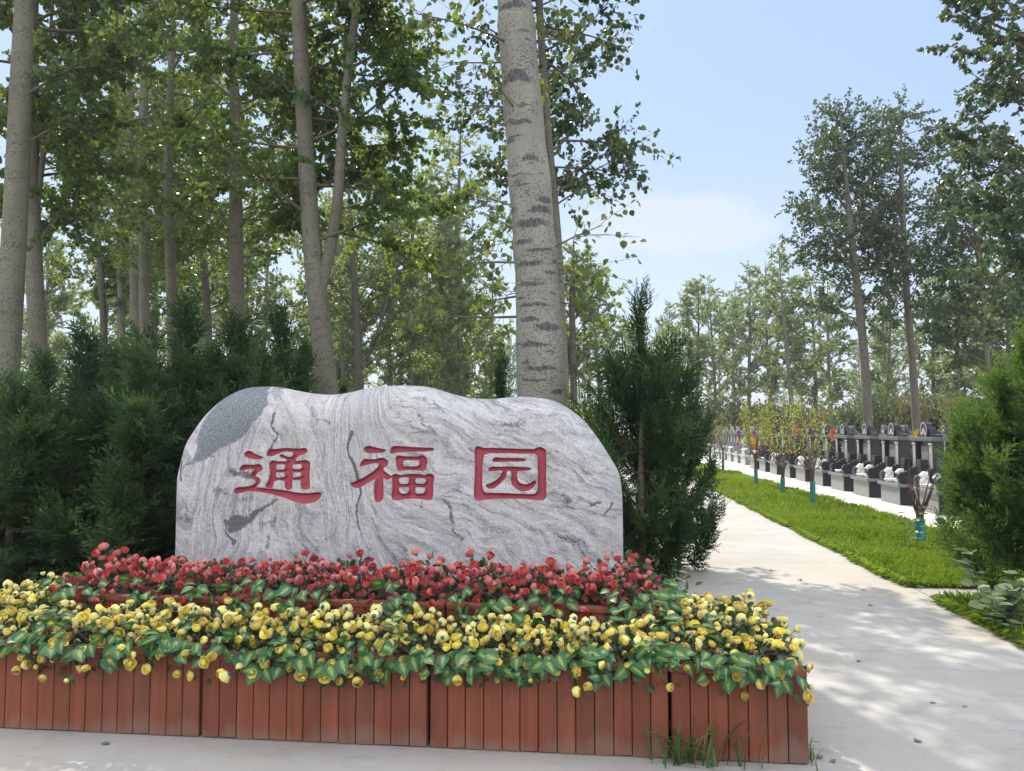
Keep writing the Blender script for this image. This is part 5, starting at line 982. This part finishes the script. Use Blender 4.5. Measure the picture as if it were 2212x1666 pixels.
def tomb_proto(seed, pale=False):
    rs = np.random.RandomState(seed); o = empty('tombstone', (0, 0, 0), 0, None, 'tombstone'); FR = M_gl if pale else M_gg; DK = M_gg if pale else M_gd
    MB().bbox(0, .46, -.50, .50, 0, .355, .004).build('pedestal', FR if pale else M_gg, o)
    mb = MB(); mb.box(.012, .455, -.512, -.5005, .004, .352); mb.box(.012, .455, .5005, .512, .004, .352); mb.build('side_slabs', DK, o)
    MB().bbox(-.05, .40, -.56, .56, .3555, .42, .006).build('ledge', FR, o)
    prof = [(.36, .4205), (.02, .4205)] + arc(.085, .545, .11, 235, 60, 8) + arc(.175, .625, .06, 150, 60, 5) + arc(.245, .675, .055, 140, 55, 5) + arc(.31, .72, .05, 135, 70, 5) + [(.36, .76)]
    for sg in (-1, 1): MB().prism(prof, sg * .46 - .05, sg * .46 + .05).build('scroll_wing', DK, o)
    MB().bbox(.402, 1.0, -.55, .55, .3555, .60, .006).build('plinth', DK, o)
    for sg in (-1, 1):
        p = MB(); p.bbox(.415, .565, sg * .40 - .1, sg * .40 + .1, .6005, .76, .006); p.bbox(.408, .572, sg * .40 - .108, sg * .40 + .108, .7605, .785, .004); p.bbox(.415, .565, sg * .40 - .1, sg * .40 + .1, .7855, .90, .006); p.build('corner_post', DK, o)
    MB().bbox(.72, .86, -.33, .33, .6005, 1.262, .004).build('slab', DK, o)
    MB().bbox(.703, .7185, -.17, .17, .66, 1.16, .003).build('inscription_panel', M_gg if not pale else M_gl, o)
    for sg in (-1, 1):
        p = MB(); p.bbox(.66, .88, sg * .40 - .068, sg * .40 + .068, .6005, 1.262, .005)
        pl = p.build('pillar', DK, o); p = MB()
        for k in (-1, 0, 1): p.box(.645, .6598, sg * .40 + k * .042 - .016, sg * .40 + k * .042 + .016, .64, 1.17)
        p.bbox(.635, .659, sg * .40 - .075, sg * .40 + .075, 1.185, 1.225, .003); p.build('fluting', M_gl, pl)
    MB().bbox(.62, .94, -.58, .58, 1.263, 1.345, .008).build('lintel', M_gg if pale else M_gm, o)
    r = .175; zc = 1.345 + .14
    cprof = [(-r * .86, 1.3455)] + [(p, q) for p, q in arc(0, zc, r, 205, -25, 20)][0:] + [(r * .86, 1.3455)]
    cr = MB(); cr.prism([(y, z) for y, z in cprof][::-1], .69, .81, 'x'); cr.build('crest', DK, o)
    for sg in (-1, 1):
        w = MB()
        for k, (a, h, e) in enumerate(((.19, .20, .02), (.265, .155, .035), (.34, .11, .05), (.42, .065, .065))):
            pr = [(sg * (a - .075), 1.3455), (sg * (a + .025), 1.3455), (sg * (a + .035), 1.3455 + h * .6), (sg * a, 1.3455 + h), (sg * (a - .06), 1.3455 + h * .85)]
            if sg > 0: pr = pr[::-1]
            w.prism(pr, .70 + e * .6, .83 + e * .6, 'x')
        w.build('crest_wing', DK, o)
    e = MB()                                  # a flower emblem cut into the crest: ring and petals
    for i in range(28):
        a0, a1 = 2 * math.pi * i / 28, 2 * math.pi * (i + 1) / 28
        if zc + .14 * math.sin(a0) < 1.36: continue
        q = [(.683, rr * math.cos(a), zc + .01 + rr * math.sin(a)) for rr, a in ((.135, a0), (.155, a0), (.155, a1), (.135, a1))]; e.add(q, [[0, 1, 2, 3]])
    for k in range(5):
        a = R_(90 + (k - 2) * 36); L_ = .10 if k % 4 else .085; c = np.array([0, zc - .045]); d = np.array([math.cos(a), math.sin(a)]); n_ = np.array([-d[1], d[0]])
        pts = [c, c + d * L_ * .5 + n_ * .026, c + d * L_, c + d * L_ * .5 - n_ * .026]; e.add([(.6835, p[0], p[1]) for p in pts], [[0, 1, 2, 3]])
    for k in (-1, 1): e.add([(.6835, k * .02, zc - .06), (.6835, k * .10, zc - .045), (.6835, k * .11, zc - .075), (.6835, k * .03, zc - .085)], [[0, 1, 2, 3]])
    e.build('emblem', M_emb, o)
    gl = MB()                                 # illegible gilt characters, stroke by stroke
    def glyph(y, z, s):
        for i in range(rs.randint(4, 7)):
            a, b_ = rs.uniform(-.5, .5, 2); l = rs.uniform(.4, .9)
            if i % 2: gl.box(0.6995, .7025, y + s * (a * .4 - l / 2), y + s * (a * .4 + l / 2), z + s * b_ - s * .06, z + s * b_ + s * .06)
            else: gl.box(0.6995, .7025, y + s * a * .8 - s * .06, y + s * a * .8 + s * .06, z + s * (b_ * .3 - l / 2), z + s * (b_ * .3 + l / 2))
    for k in range(6): glyph(0.02, 1.12 - .08 * k, .044)
    gl.build('inscription', M_gold, o)
    return o
TP = [tomb_proto(1), tomb_proto(2), tomb_proto(3, True)]; used_t = [False] * 3
def put_tomb(k, s, t, label, group):
    p = G(s, t, .008); r = (0, 0, -ALPHA)
    if not used_t[k]: used_t[k] = True; o = TP[k]; o.location = p; o.rotation_euler = r; o['label'] = label; o['group'] = group; return o
    return copy_thing(TP[k], p, r, None, label, group)
def lion_mesh():
    mb = MB(); mb.bbox(-.08, .10, -.075, .075, 0, .04, .008)
    for c, r in [((.035, 0, .10), (.075, .065, .075)), ((-.01, 0, .165), (.06, .058, .09)), ((-.03, 0, .25), (.058, .06, .06)), ((-.085, 0, .24), (.03, .034, .03)), ((0, 0, .265), (.05, .068, .06)), ((.075, 0, .17), (.025, .02, .07)), ((-.02, .05, .30), (.016, .016, .022)), ((-.02, -.05, .30), (.016, .016, .022)),
                 ((-.055, .042, .10), (.026, .024, .075)), ((-.055, -.042, .10), (.026, .024, .075)), ((-.075, .042, .05), (.035, .026, .022)), ((-.075, -.042, .05), (.035, .026, .022)), ((.02, .06, .075), (.055, .03, .05)), ((.02, -.06, .075), (.055, .03, .05))]: mb.ball(c, r, 10, 7)
    rs = np.random.RandomState(3)
    for i in range(26):
        a = rs.uniform(-2.2, 2.2); z = rs.uniform(.19, .31); mb.ball((.02 + .03 * math.cos(a), .062 * math.sin(a) * 1.02, z), .02, 6, 5)
    return mb.mesh('stone_lion', True, M_white)
LION = lion_mesh(); b_ = MB(); b_.lathe([(.0, 0), (.06, 0), (.065, .012), (.10, .03), (.115, .06), (.11, .075), (.095, .075), (.09, .055), (.0, .05)], 18); BOWL = b_.mesh('offering_bowl', True, M_white)
num = ['nearest', 'second', 'third', 'fourth', 'fifth', 'sixth', 'seventh', 'eighth', 'ninth', 'tenth', 'eleventh', 'twelfth', 'thirteenth', 'fourteenth', 'fifteenth', 'sixteenth', 'seventeenth', 'eighteenth', 'nineteenth', 'twentieth']
T0, PT = 15.4 - .55, 1.74
rg = np.random.RandomState(12)
def dress(s, t, i, row, lion=True, bowl=True):
    p = lambda ds, dt, z: G(s + ds, t + dt, z)
    if lion:
        for sg, w_ in ((-1, 'near-side'), (1, 'far-side')):
            o = link('stone_lion', LION); o.location = p(.10, -sg * 0 + sg * .30, .4285); o.rotation_euler = (0, 0, -ALPHA); o.scale = (.92,) * 3; tag(o, f'small white seated stone lion, {w_}, {num[i]} grave of the {row}', 'statue', 'white stone lions on the graves')
    if bowl:
        o = link('offering_bowl', BOWL); o.location = p(.08, 0, .4285); o.rotation_euler = (0, 0, -ALPHA); o.scale = (1.1,) * 3; tag(o, f'white stone bowl on the {num[i]} grave of the {row}', 'bowl', 'offering bowls on the graves')
GT = 'tombstones in rows right of the path'
for i in range(12):
    t = T0 + PT * (i - 2); put_tomb(i % 2, 5.98, t, f'dark granite tombstone with round crest, {num[i]} along the front row', GT); dress(5.98, t, i, 'front row', i not in (5, 8, 10), i != 9)
for i in range(10):
    t = 34.2 + PT * i; put_tomb(2, 6.3, t, f'pale grey tombstone, {num[i]} in the front row beyond the lane', GT)
    if i < 8: dress(6.3, t, i, 'row beyond the lane', i % 3 != 1, True)
for i in range(14): put_tomb((i + 1) % 2, 9.25, T0 + PT * (i - 2.4), f'dark granite tombstone, {num[i]} along the second row behind the front graves', GT)
for i in range(14): put_tomb(i % 2, 12.5, T0 + PT * (i - 1.7), f'dark granite tombstone, {num[i]} along the third and hindmost row', GT)
# --- grave flowers
FM = {n: leafmat(n + '_paper_flower', [(0, tuple(x * .8 for x in c)), (1, c)], c, .25, .6) for n, c in {'yellow': (.80, .55, .03), 'orange': (.75, .18, .06), 'purple': (.30, .05, .42), 'pink': (.75, .22, .32), 'white': (.8, .78, .72), 'red': (.65, .04, .06), 'green': (.05, .25, .08)}.items()}
def blossoms(mb, c, r, n, rs, size=.05):
    pos = np.asarray(c) + rs.randn(n, 3) * np.asarray(r); 
    for p in pos:
        for k in range(7):
            d = rs.randn(3); put(mb, (SMV, SMF, None), p, d, rs.randn(3), size * rs.uniform(.7, 1.2), rs.rand())
def garland(s, t, z0, z1, cols, seed, label, wd=.09):
    rs = np.random.RandomState(seed); o = empty('flower_garland', G(s, t, 0), -ALPHA, label, 'flowers', 'artificial grave flowers'); n = len(cols)
    for k, cname in enumerate(cols):
        mb = MB(); a, b_ = z1 + (z0 - z1) * k / n, z1 + (z0 - z1) * (k + 1) / n
        m = max(5, int((a - b_) / .035)); 
        for q in range(m): blossoms(mb, (rs.randn() * .02, rs.randn() * wd * .4, a + (b_ - a) * (q + .5) / m), (.03, wd * .5, .02), 3, rs, .065)
        mb.build('blossoms', FM[cname], o)
    st = MB(); st.tube([(0, 0, z0 - .02), (.01, 0, (z0 + z1) / 2), (0, 0, z1)], .012, 5); st.build('stem', M_stem, o); return o
fx = 5.98 + .60
garland(6.76, 34.6, .45, 1.45, ['yellow', 'yellow', 'yellow'], 1, 'thick yellow flower garland at the far end of the graves', .2); garland(6.72, 33.75, .45, 1.35, ['orange', 'yellow'], 2, 'orange and yellow flower spray beside the thick yellow garland', .2)
garland(6.76, 37.6, .6, 1.45, ['purple', 'yellow', 'purple'], 3, 'purple and yellow garland on the far pale graves', .1); garland(fx, T0 + PT * 9.6, .5, 1.5, ['white', 'pink', 'yellow', 'yellow'], 4, 'pink and yellow flower spray behind the second sapling', .18)
garland(fx, T0 + PT * 10.5, .55, 1.5, ['purple', 'yellow', 'orange'], 5, 'purple yellow and orange garland between two saplings', .12); garland(fx, T0 + PT * 8.6, .4, 1.2, ['pink', 'purple', 'red'], 6, 'pink and purple flowers behind the third sapling', .15)
garland(fx, T0 + PT * 6.55, .7, 1.55, ['orange', 'purple', 'green', 'red'], 7, 'orange topped garland of mixed flowers between dark graves', .12); garland(9.0, T0 + PT * 4.6, .5, 1.45, ['yellow', 'yellow', 'white'], 8, 'bright yellow garland behind the front row graves', .12)
garland(fx + .1, T0 + PT * 4.5, 1.25, 1.5, ['orange'], 9, 'small orange bouquet on a tombstone ledge', .1); garland(fx + .2, T0 - PT * .35, 1.3, 1.52, ['pink'], 10, 'pink bouquet at a crest near the right juniper', .08); garland(9.2, T0 - PT * 1.1, 1.5, 1.66, ['red'], 11, 'red bouquet seen above the right juniper', .1)
garland(6.2, T0 + PT * 3.95, .45, .6, ['white'], 12, 'white bouquet lying on a front row grave', .1); garland(6.4, T0 + PT * 7.4, .45, .7, ['yellow'], 13, 'yellow bouquet on a far front row grave', .12); garland(6.76, 36.2, .45, 1.1, ['white', 'yellow'], 14, 'white and yellow flower spray on the pale graves', .16)

# ------------------------------------------------------------------ pruned saplings in the grass
def wrapmat():
    m, t, b, o = mat('green_trunk_wrap'); p = objco(t); n = noise(t, scaled(t, p, (12, 12, 40)), Scale=1.0, Detail=4.0)
    t.links.new(ramp(t, n, [(.3, (.01, .13, .12)), (.7, (.03, .25, .22))]), b.inputs['Base Color']); b.inputs['Roughness'].default_value = .45; bump(t, n, .5, .01, b); return m
M_wrap = wrapmat()
def sapling(px, py, s_, t_, hk, hw, hl, nb, spread, nl, seed, label, rk=.032, mleaf=None):
    if px is not None:
        d = ray(px, py); k = CAMZ / -d.z; loc = Vector((d.x * k, d.y * k, 0))
    else: loc = G(s_, t_)
    rs = np.random.RandomState(seed); o = empty('pruned_sapling', loc, rs.rand() * 6, label, 'sapling', 'pruned saplings in the grass strip')
    tm = MB(); ln = rs.uniform(-.03, .03, 2); ctr = np.array([ln[0], ln[1], hk])
    tm.tube([(0, 0, -.02), ctr * .5 + np.array([.006, .004, 0]), ctr * .93, ctr + np.array([0, 0, .03])], (rk * .95, rk * .85, rk * .9, rk * 1.2), 10, True, .08, rs); tm.build('trunk', M_twigred, o, True)
    wm = MB(); zz = np.linspace(0.0, hw, 14); wm.tube(np.stack([ln[0] * zz / hk, ln[1] * zz / hk, zz], -1), rk * 1.1 + .006 + .004 * np.sin(zz * 60), 12, False, .1, rs)
    for k in range(3): z = hw * rs.uniform(.3, 1.0); a = rs.rand() * 6; wm.tube([(math.cos(a) * rk * 1.1, math.sin(a) * rk * 1.1, z), (math.cos(a) * rk * 2.2, math.sin(a) * rk * 2.2, z + .02), (math.cos(a) * rk * 2.6, math.sin(a) * rk * 2.6, z - .03)], .006, 4)
    wm.build('trunk_wrap', M_wrap, o, True)
    bm = MB(); cm = MB(); PP, DD = [], []
    for b in range(nb):
        az = b * 2.4 + rs.uniform(-.4, .4); sp = spread * rs.uniform(.35, 1.1); L = hl * rs.uniform(.7, 1.1); u = np.linspace(0, 1, 9)[:, None]; d = np.array([math.cos(az), math.sin(az), 0])
        P = ctr + d * sp * (u ** .7) + np.array([0, 0, 1.0]) * L * (u ** 1.25) + .02 * np.cumsum(rs.randn(9, 3) * .5, 0); P[0] = ctr; bm.tube(P, np.linspace(rk * .34, .003, 9), 5, False)
        for q in range(5 if nl else 1):
            i0 = rs.randint(3, 8); dd = unit(P[i0 + 1 if i0 < 8 else 8] - P[i0] + .10 * rs.randn(3)); E = P[i0] + dd * rs.uniform(.15, .4) * np.linspace(0, 1, 4)[:, None]; bm.tube(E, (.004, .003, .0025, .002), 4, False); PP.append(E); DD.append(np.repeat(dd[None], 4, 0))
        PP.append(P[3:]); DD.append(np.gradient(P, axis=0)[3:])
    bm.build('branches', M_twig if nl else M_twigred, o, True)
    if nl:
        A = np.concatenate(PP); Dv = unit(np.concatenate(DD)); k = rs.randint(0, len(A), nl); pos = A[k] + .05 * rs.randn(nl, 3)
        leaves(cm, pos, unit(Dv[k] * .5 + .8 * rs.randn(nl, 3)), rs.randn(nl, 3), .052 * rs.uniform(.6, 1.3, nl), rs.rand(nl), LF_FAR); cm.build('leaves', mleaf or M_sapleaf, o)
    return o
sapling(1757, 1096, 0, 0, .70, .50, 1.35, 12, .62, 560, 1, 'green-wrapped sapling nearest the graves, wide bare vase of branches', .040)
sapling(1690, 1073, 0, 0, .62, .42, 1.55, 9, .5, 750, 2, 'green-wrapped sapling with a thick low knot and upright branches', .045)
sapling(1634, 1054, 0, 0, .78, .50, 1.5, 13, .62, 1250, 3, 'leafy yellow-green sapling left of the thick-knotted one', .036)
sapling(1562, 1024, 0, 0, .85, .5, 1.3, 9, .5, 160, 4, 'nearly bare sapling further up the strip', .036)
sapling(1534, 1021, 0, 0, .85, .5, 1.5, 12, .6, 500, 5, 'reddish far sapling beside the path behind the juniper', .036)
o = sapling(1989, 1183, 0, 0, .44, .36, .62, 8, .30, 0, 6, 'short stout green-wrapped stump with cut bare stems at the right', .05)
# tall bare shoot rising from the stump to the upper right
# a young seedling stands against it
def seedling(loc, H, n, ls, seed, label, mt_, name='seedling', spread=.10):
    rs = np.random.RandomState(seed); o = empty(name, loc, 0, label, 'plant'); st = MB(); lf = MB()
    for k in range(n):
        b = rs.randn(2) * spread * .4; tip = np.array([b[0] + rs.randn() * spread, b[1] + rs.randn() * spread, H * rs.uniform(.6, 1.05)]); u = np.linspace(0, 1, 8)[:, None]; P = np.array([b[0], b[1], 0]) * (1 - u) + tip * u; st.tube(P, np.linspace(.006, .002, 8), 4, False)
        for i in range(2, 8):
            for sg in (-1, 1):
                a = rs.rand() * 3.14; d = np.array([math.cos(a) * sg, math.sin(a) * sg, .15]); put(lf, (SMV, SMF, None), P[i], d, np.array([0, 0, 1]) + .4 * rs.randn(3), ls * rs.uniform(.7, 1.2), rs.rand())
    st.build('stems', M_stem, o, True); lf.build('leaves', mt_, o); return o
p = at(1965, 1150, 9.6); seedling((p.x, p.y, 0), .55, 2, .10, 3, 'thin upright weed with paired leaves left of the green-wrapped stump', M_weed)
p = at(2150, 1330, 5.9); seedling((p.x, p.y, 0), .52, 6, .11, 4, 'pale broad-leaved plant under the right juniper', M_pale, 'broadleaf_plant', .16)
p = at(2195, 1350, 5.7); seedling((p.x, p.y, 0), .40, 5, .10, 5, 'second pale broad-leaved plant at the right frame edge', M_pale, 'broadleaf_plant', .14)
p = at(1462, 1245, 5.3); seedling((p.x, p.y, 0), .42, 2, .10, 6, 'green weed leaning out behind the yellow flowers by the juniper', M_weed, spread=.06)

# ------------------------------------------------------------------ grass
def grass(name, area, n, h, seed, wd=.004, clump=0.0):
    rs = np.random.RandomState(seed); s0, s1, t0, t1 = area; s = rs.uniform(s0, s1, n); t = t0 + (t1 - t0) * rs.rand(n) ** 1.5
    edge = np.clip(1 - np.minimum(s - s0, t - t0) / .12, 0, 1)
    keep = fbm2(s * 1.7, t * 1.7, seed, 3) > -.42; s, t, edge = s[keep], t[keep], edge[keep]; n = len(s)
    hh = h * rs.uniform(.45, 1.15, n) * (1 + .7 * fbm2(s * .9, t * .9, seed + 3, 3)); az = rs.rand(n) * 6.283; ln = rs.uniform(.1, .8, n) * hh
    X = s * CA + t * SA; Y = -s * SA + t * CA; B = np.stack([X, Y, np.zeros(n)], -1); d = np.stack([np.cos(az), np.sin(az), np.zeros(n)], -1)
    # blades at the kerb hang over it
    out_ = np.array([-CA, SA, 0]); d = unit(d + edge[:, None] * out_ * .8); sd = np.stack([-d[:, 1], d[:, 0], np.zeros(n)], -1); dist = np.maximum(1, Y / 9.0); wv = (wd * rs.uniform(.7, 1.3, n) * dist ** .7)[:, None]
    m = B + d * (ln * .35)[:, None] + np.array([0, 0, 1.0]) * (hh * .6)[:, None]; e = B + d * ln[:, None] + np.array([0, 0, 1.0]) * (hh * (1 - .25 * ln / hh))[:, None]
    V = np.stack([B - sd * wv, B + sd * wv, m + sd * wv * .8, e, m - sd * wv * .8], 1).reshape(-1, 3); k = np.arange(n)[:, None] * 5
    mb = MB(); rnd = np.clip(rs.rand(n) ** 1.5 + .5 * fbm2(s * 1.1, t * .8, seed + 9, 3), 0, 1); mb.add(V, [k + np.array([[0, 1, 2, 3, 4]])], rnd); o = mb.build(name, M_grass); return tag(o, kind='stuff')
M_turf = plain('turf_soil', (.10, .12, .035), .95, .4, 9.0)
def turf(name, poly): return sheet(name, poly, .012, M_turf)
turf('lawn', [(2.99, 7.79), (4.91, 7.79), (4.8, 24), (4.52, 52), (2.88, 52), (2.95, 24)]); turf('verge', [(2.985, 1.0), (9, 1.0), (9, 7.09), (2.985, 7.09)])
tag(grass('grass', (2.98, 4.93, 7.78, 14.0), 42000, .13, 1)); tag(grass('grass', (2.94, 4.82, 13.0, 27.0), 26000, .14, 2)); tag(grass('grass', (2.9, 4.6, 26.0, 50.0), 9000, .14, 3))
tag(grass('grass', (2.96, 5.6, 4.2, 7.1), 20000, .14, 4)); tag(grass('grass', (5.4, 9.0, 7.8, 13.0), 0 + 4000, .12, 5))
rw = np.random.RandomState(5)
for i, (ds, t) in enumerate([(2.93, 6.85), (2.95, 6.6), (2.96, 5.9)]): blade_clump('grass_tuft', G(ds, t, .006), 9, .08, .2, (.03, .03), 30 + i, ['grass blades drooping over the path at the verge corner', 'drooping grass blades on the path edge below the verge corner', 'grass blades hanging over the path edge at the right'][i], M_grass, .006, 1.0)
def edge_grass(s_fn, ta, tb, n, seed, sgn):
    rs = np.random.RandomState(seed); t = rs.uniform(ta, tb, n); k = fbm2(t * 2.3, t * 0 + seed, seed, 4); s = s_fn(t) - sgn * (.03 + .07 * k) * rs.rand(n); keep = rs.rand(n) < .55 + 1.2 * k; s, t = s[keep], t[keep]; n = len(s)
    X = s * CA + t * SA; Y = -s * SA + t * CA; B = np.stack([X, Y, np.full(n, .004)], -1); hh = rs.uniform(.03, .12, n); ln = rs.uniform(.04, .14, n); d = unit(np.stack([np.full(n, -CA * sgn), np.full(n, SA * sgn), np.zeros(n)], -1) + .8 * rs.randn(n, 3) * np.array([1, 1, 0])); sd = np.stack([-d[:, 1], d[:, 0], np.zeros(n)], -1); wv = (.0035 * np.maximum(1, Y / 8) ** .7)[:, None]
    m = B + d * (ln * .45)[:, None] + np.array([0, 0, 1.0]) * (hh * .8)[:, None]; e = B + d * ln[:, None] + np.array([0, 0, 1.0]) * (hh * .55)[:, None]
    V = np.stack([B - sd * wv, B + sd * wv, m + sd * wv * .8, e, m - sd * wv * .8], 1).reshape(-1, 3); q = np.arange(n)[:, None] * 5
    mb = MB(); mb.add(V, [q + np.array([[0, 1, 2, 3, 4]])], np.clip(rs.rand(n) ** 1.2, 0, 1)); tag(mb.build('grass', M_grass), kind='stuff')
edge_grass(lambda t: np.interp(t, [7.75, 24, 50], [2.99, 2.95, 2.88]), 7.75, 30, 9000, 61, 1); edge_grass(lambda t: 2.99 + 0 * t, 3.5, 7.1, 3500, 62, 1)
def soil_edge(sa, ta, tb, seed, wd=.09):
    rs = np.random.RandomState(seed); t = np.arange(ta, tb, .12); k = np.clip(.45 + fbm2(t * 1.8, t * 0 + 3.3, seed, 5) * 1.4, .05, 1.2); a = [(sa(x) - wd * kk, x) for x, kk in zip(t, k)]; return a + [(sa(x) + .03, x) for x in t[::-1]]
for i, (fn, ta, tb) in enumerate([(lambda t: np.interp(t, [7.75, 24, 50], [2.99, 2.95, 2.88]), 7.76, 40), (lambda t: 2.99, 2.0, 7.1)]): 
    pl = soil_edge(fn, ta, tb, 70 + i); m_ = len(pl) // 2; mb = MB(); mb.add([G(s, t, .010) for s, t in pl], [[j, j + 1, 2 * m_ - 2 - j, 2 * m_ - 1 - j] for j in range(m_ - 1)]); tag(mb.build('soil_edge', M_soil), kind='structure')
# leaf litter and low growth on the grove floor
def litter():
    rs = np.random.RandomState(8); n = 9000; s = rs.uniform(-14, .85, n); t = 5.3 + 22 * rs.rand(n) ** 1.6; X = s * CA + t * SA; Y = -s * SA + t * CA; mb = MB()
    leaves(mb, np.stack([X, Y, rs.uniform(.01, .22, n)], -1), unit(rs.randn(n, 3)), rs.randn(n, 3) + np.array([0, 0, 1]), .09 * rs.uniform(.5, 1.3, n), rs.rand(n), LF_FAR); tag(mb.build('undergrowth', M_weed), kind='stuff')
litter()
# ------------------------------------------------------------------ the air
def haze():
    m = bpy.data.materials.new('haze_air'); m.use_nodes = True; t = m.node_tree; t.nodes.clear(); o = nd(t, 'ShaderNodeOutputMaterial'); v = nd(t, 'ShaderNodeVolumePrincipled'); v.inputs['Color'].default_value = (.86, .92, 1, 1); v.inputs['Density'].default_value = .0009; v.inputs['Anisotropy'].default_value = .3
    t.links.new(v.outputs[0], o.inputs['Volume']); mb = MB(); mb.box(-160, 160, -20, 260, -1, 24); tag(mb.build('haze', m), kind='stuff')
HAZE = True
if HAZE: haze()
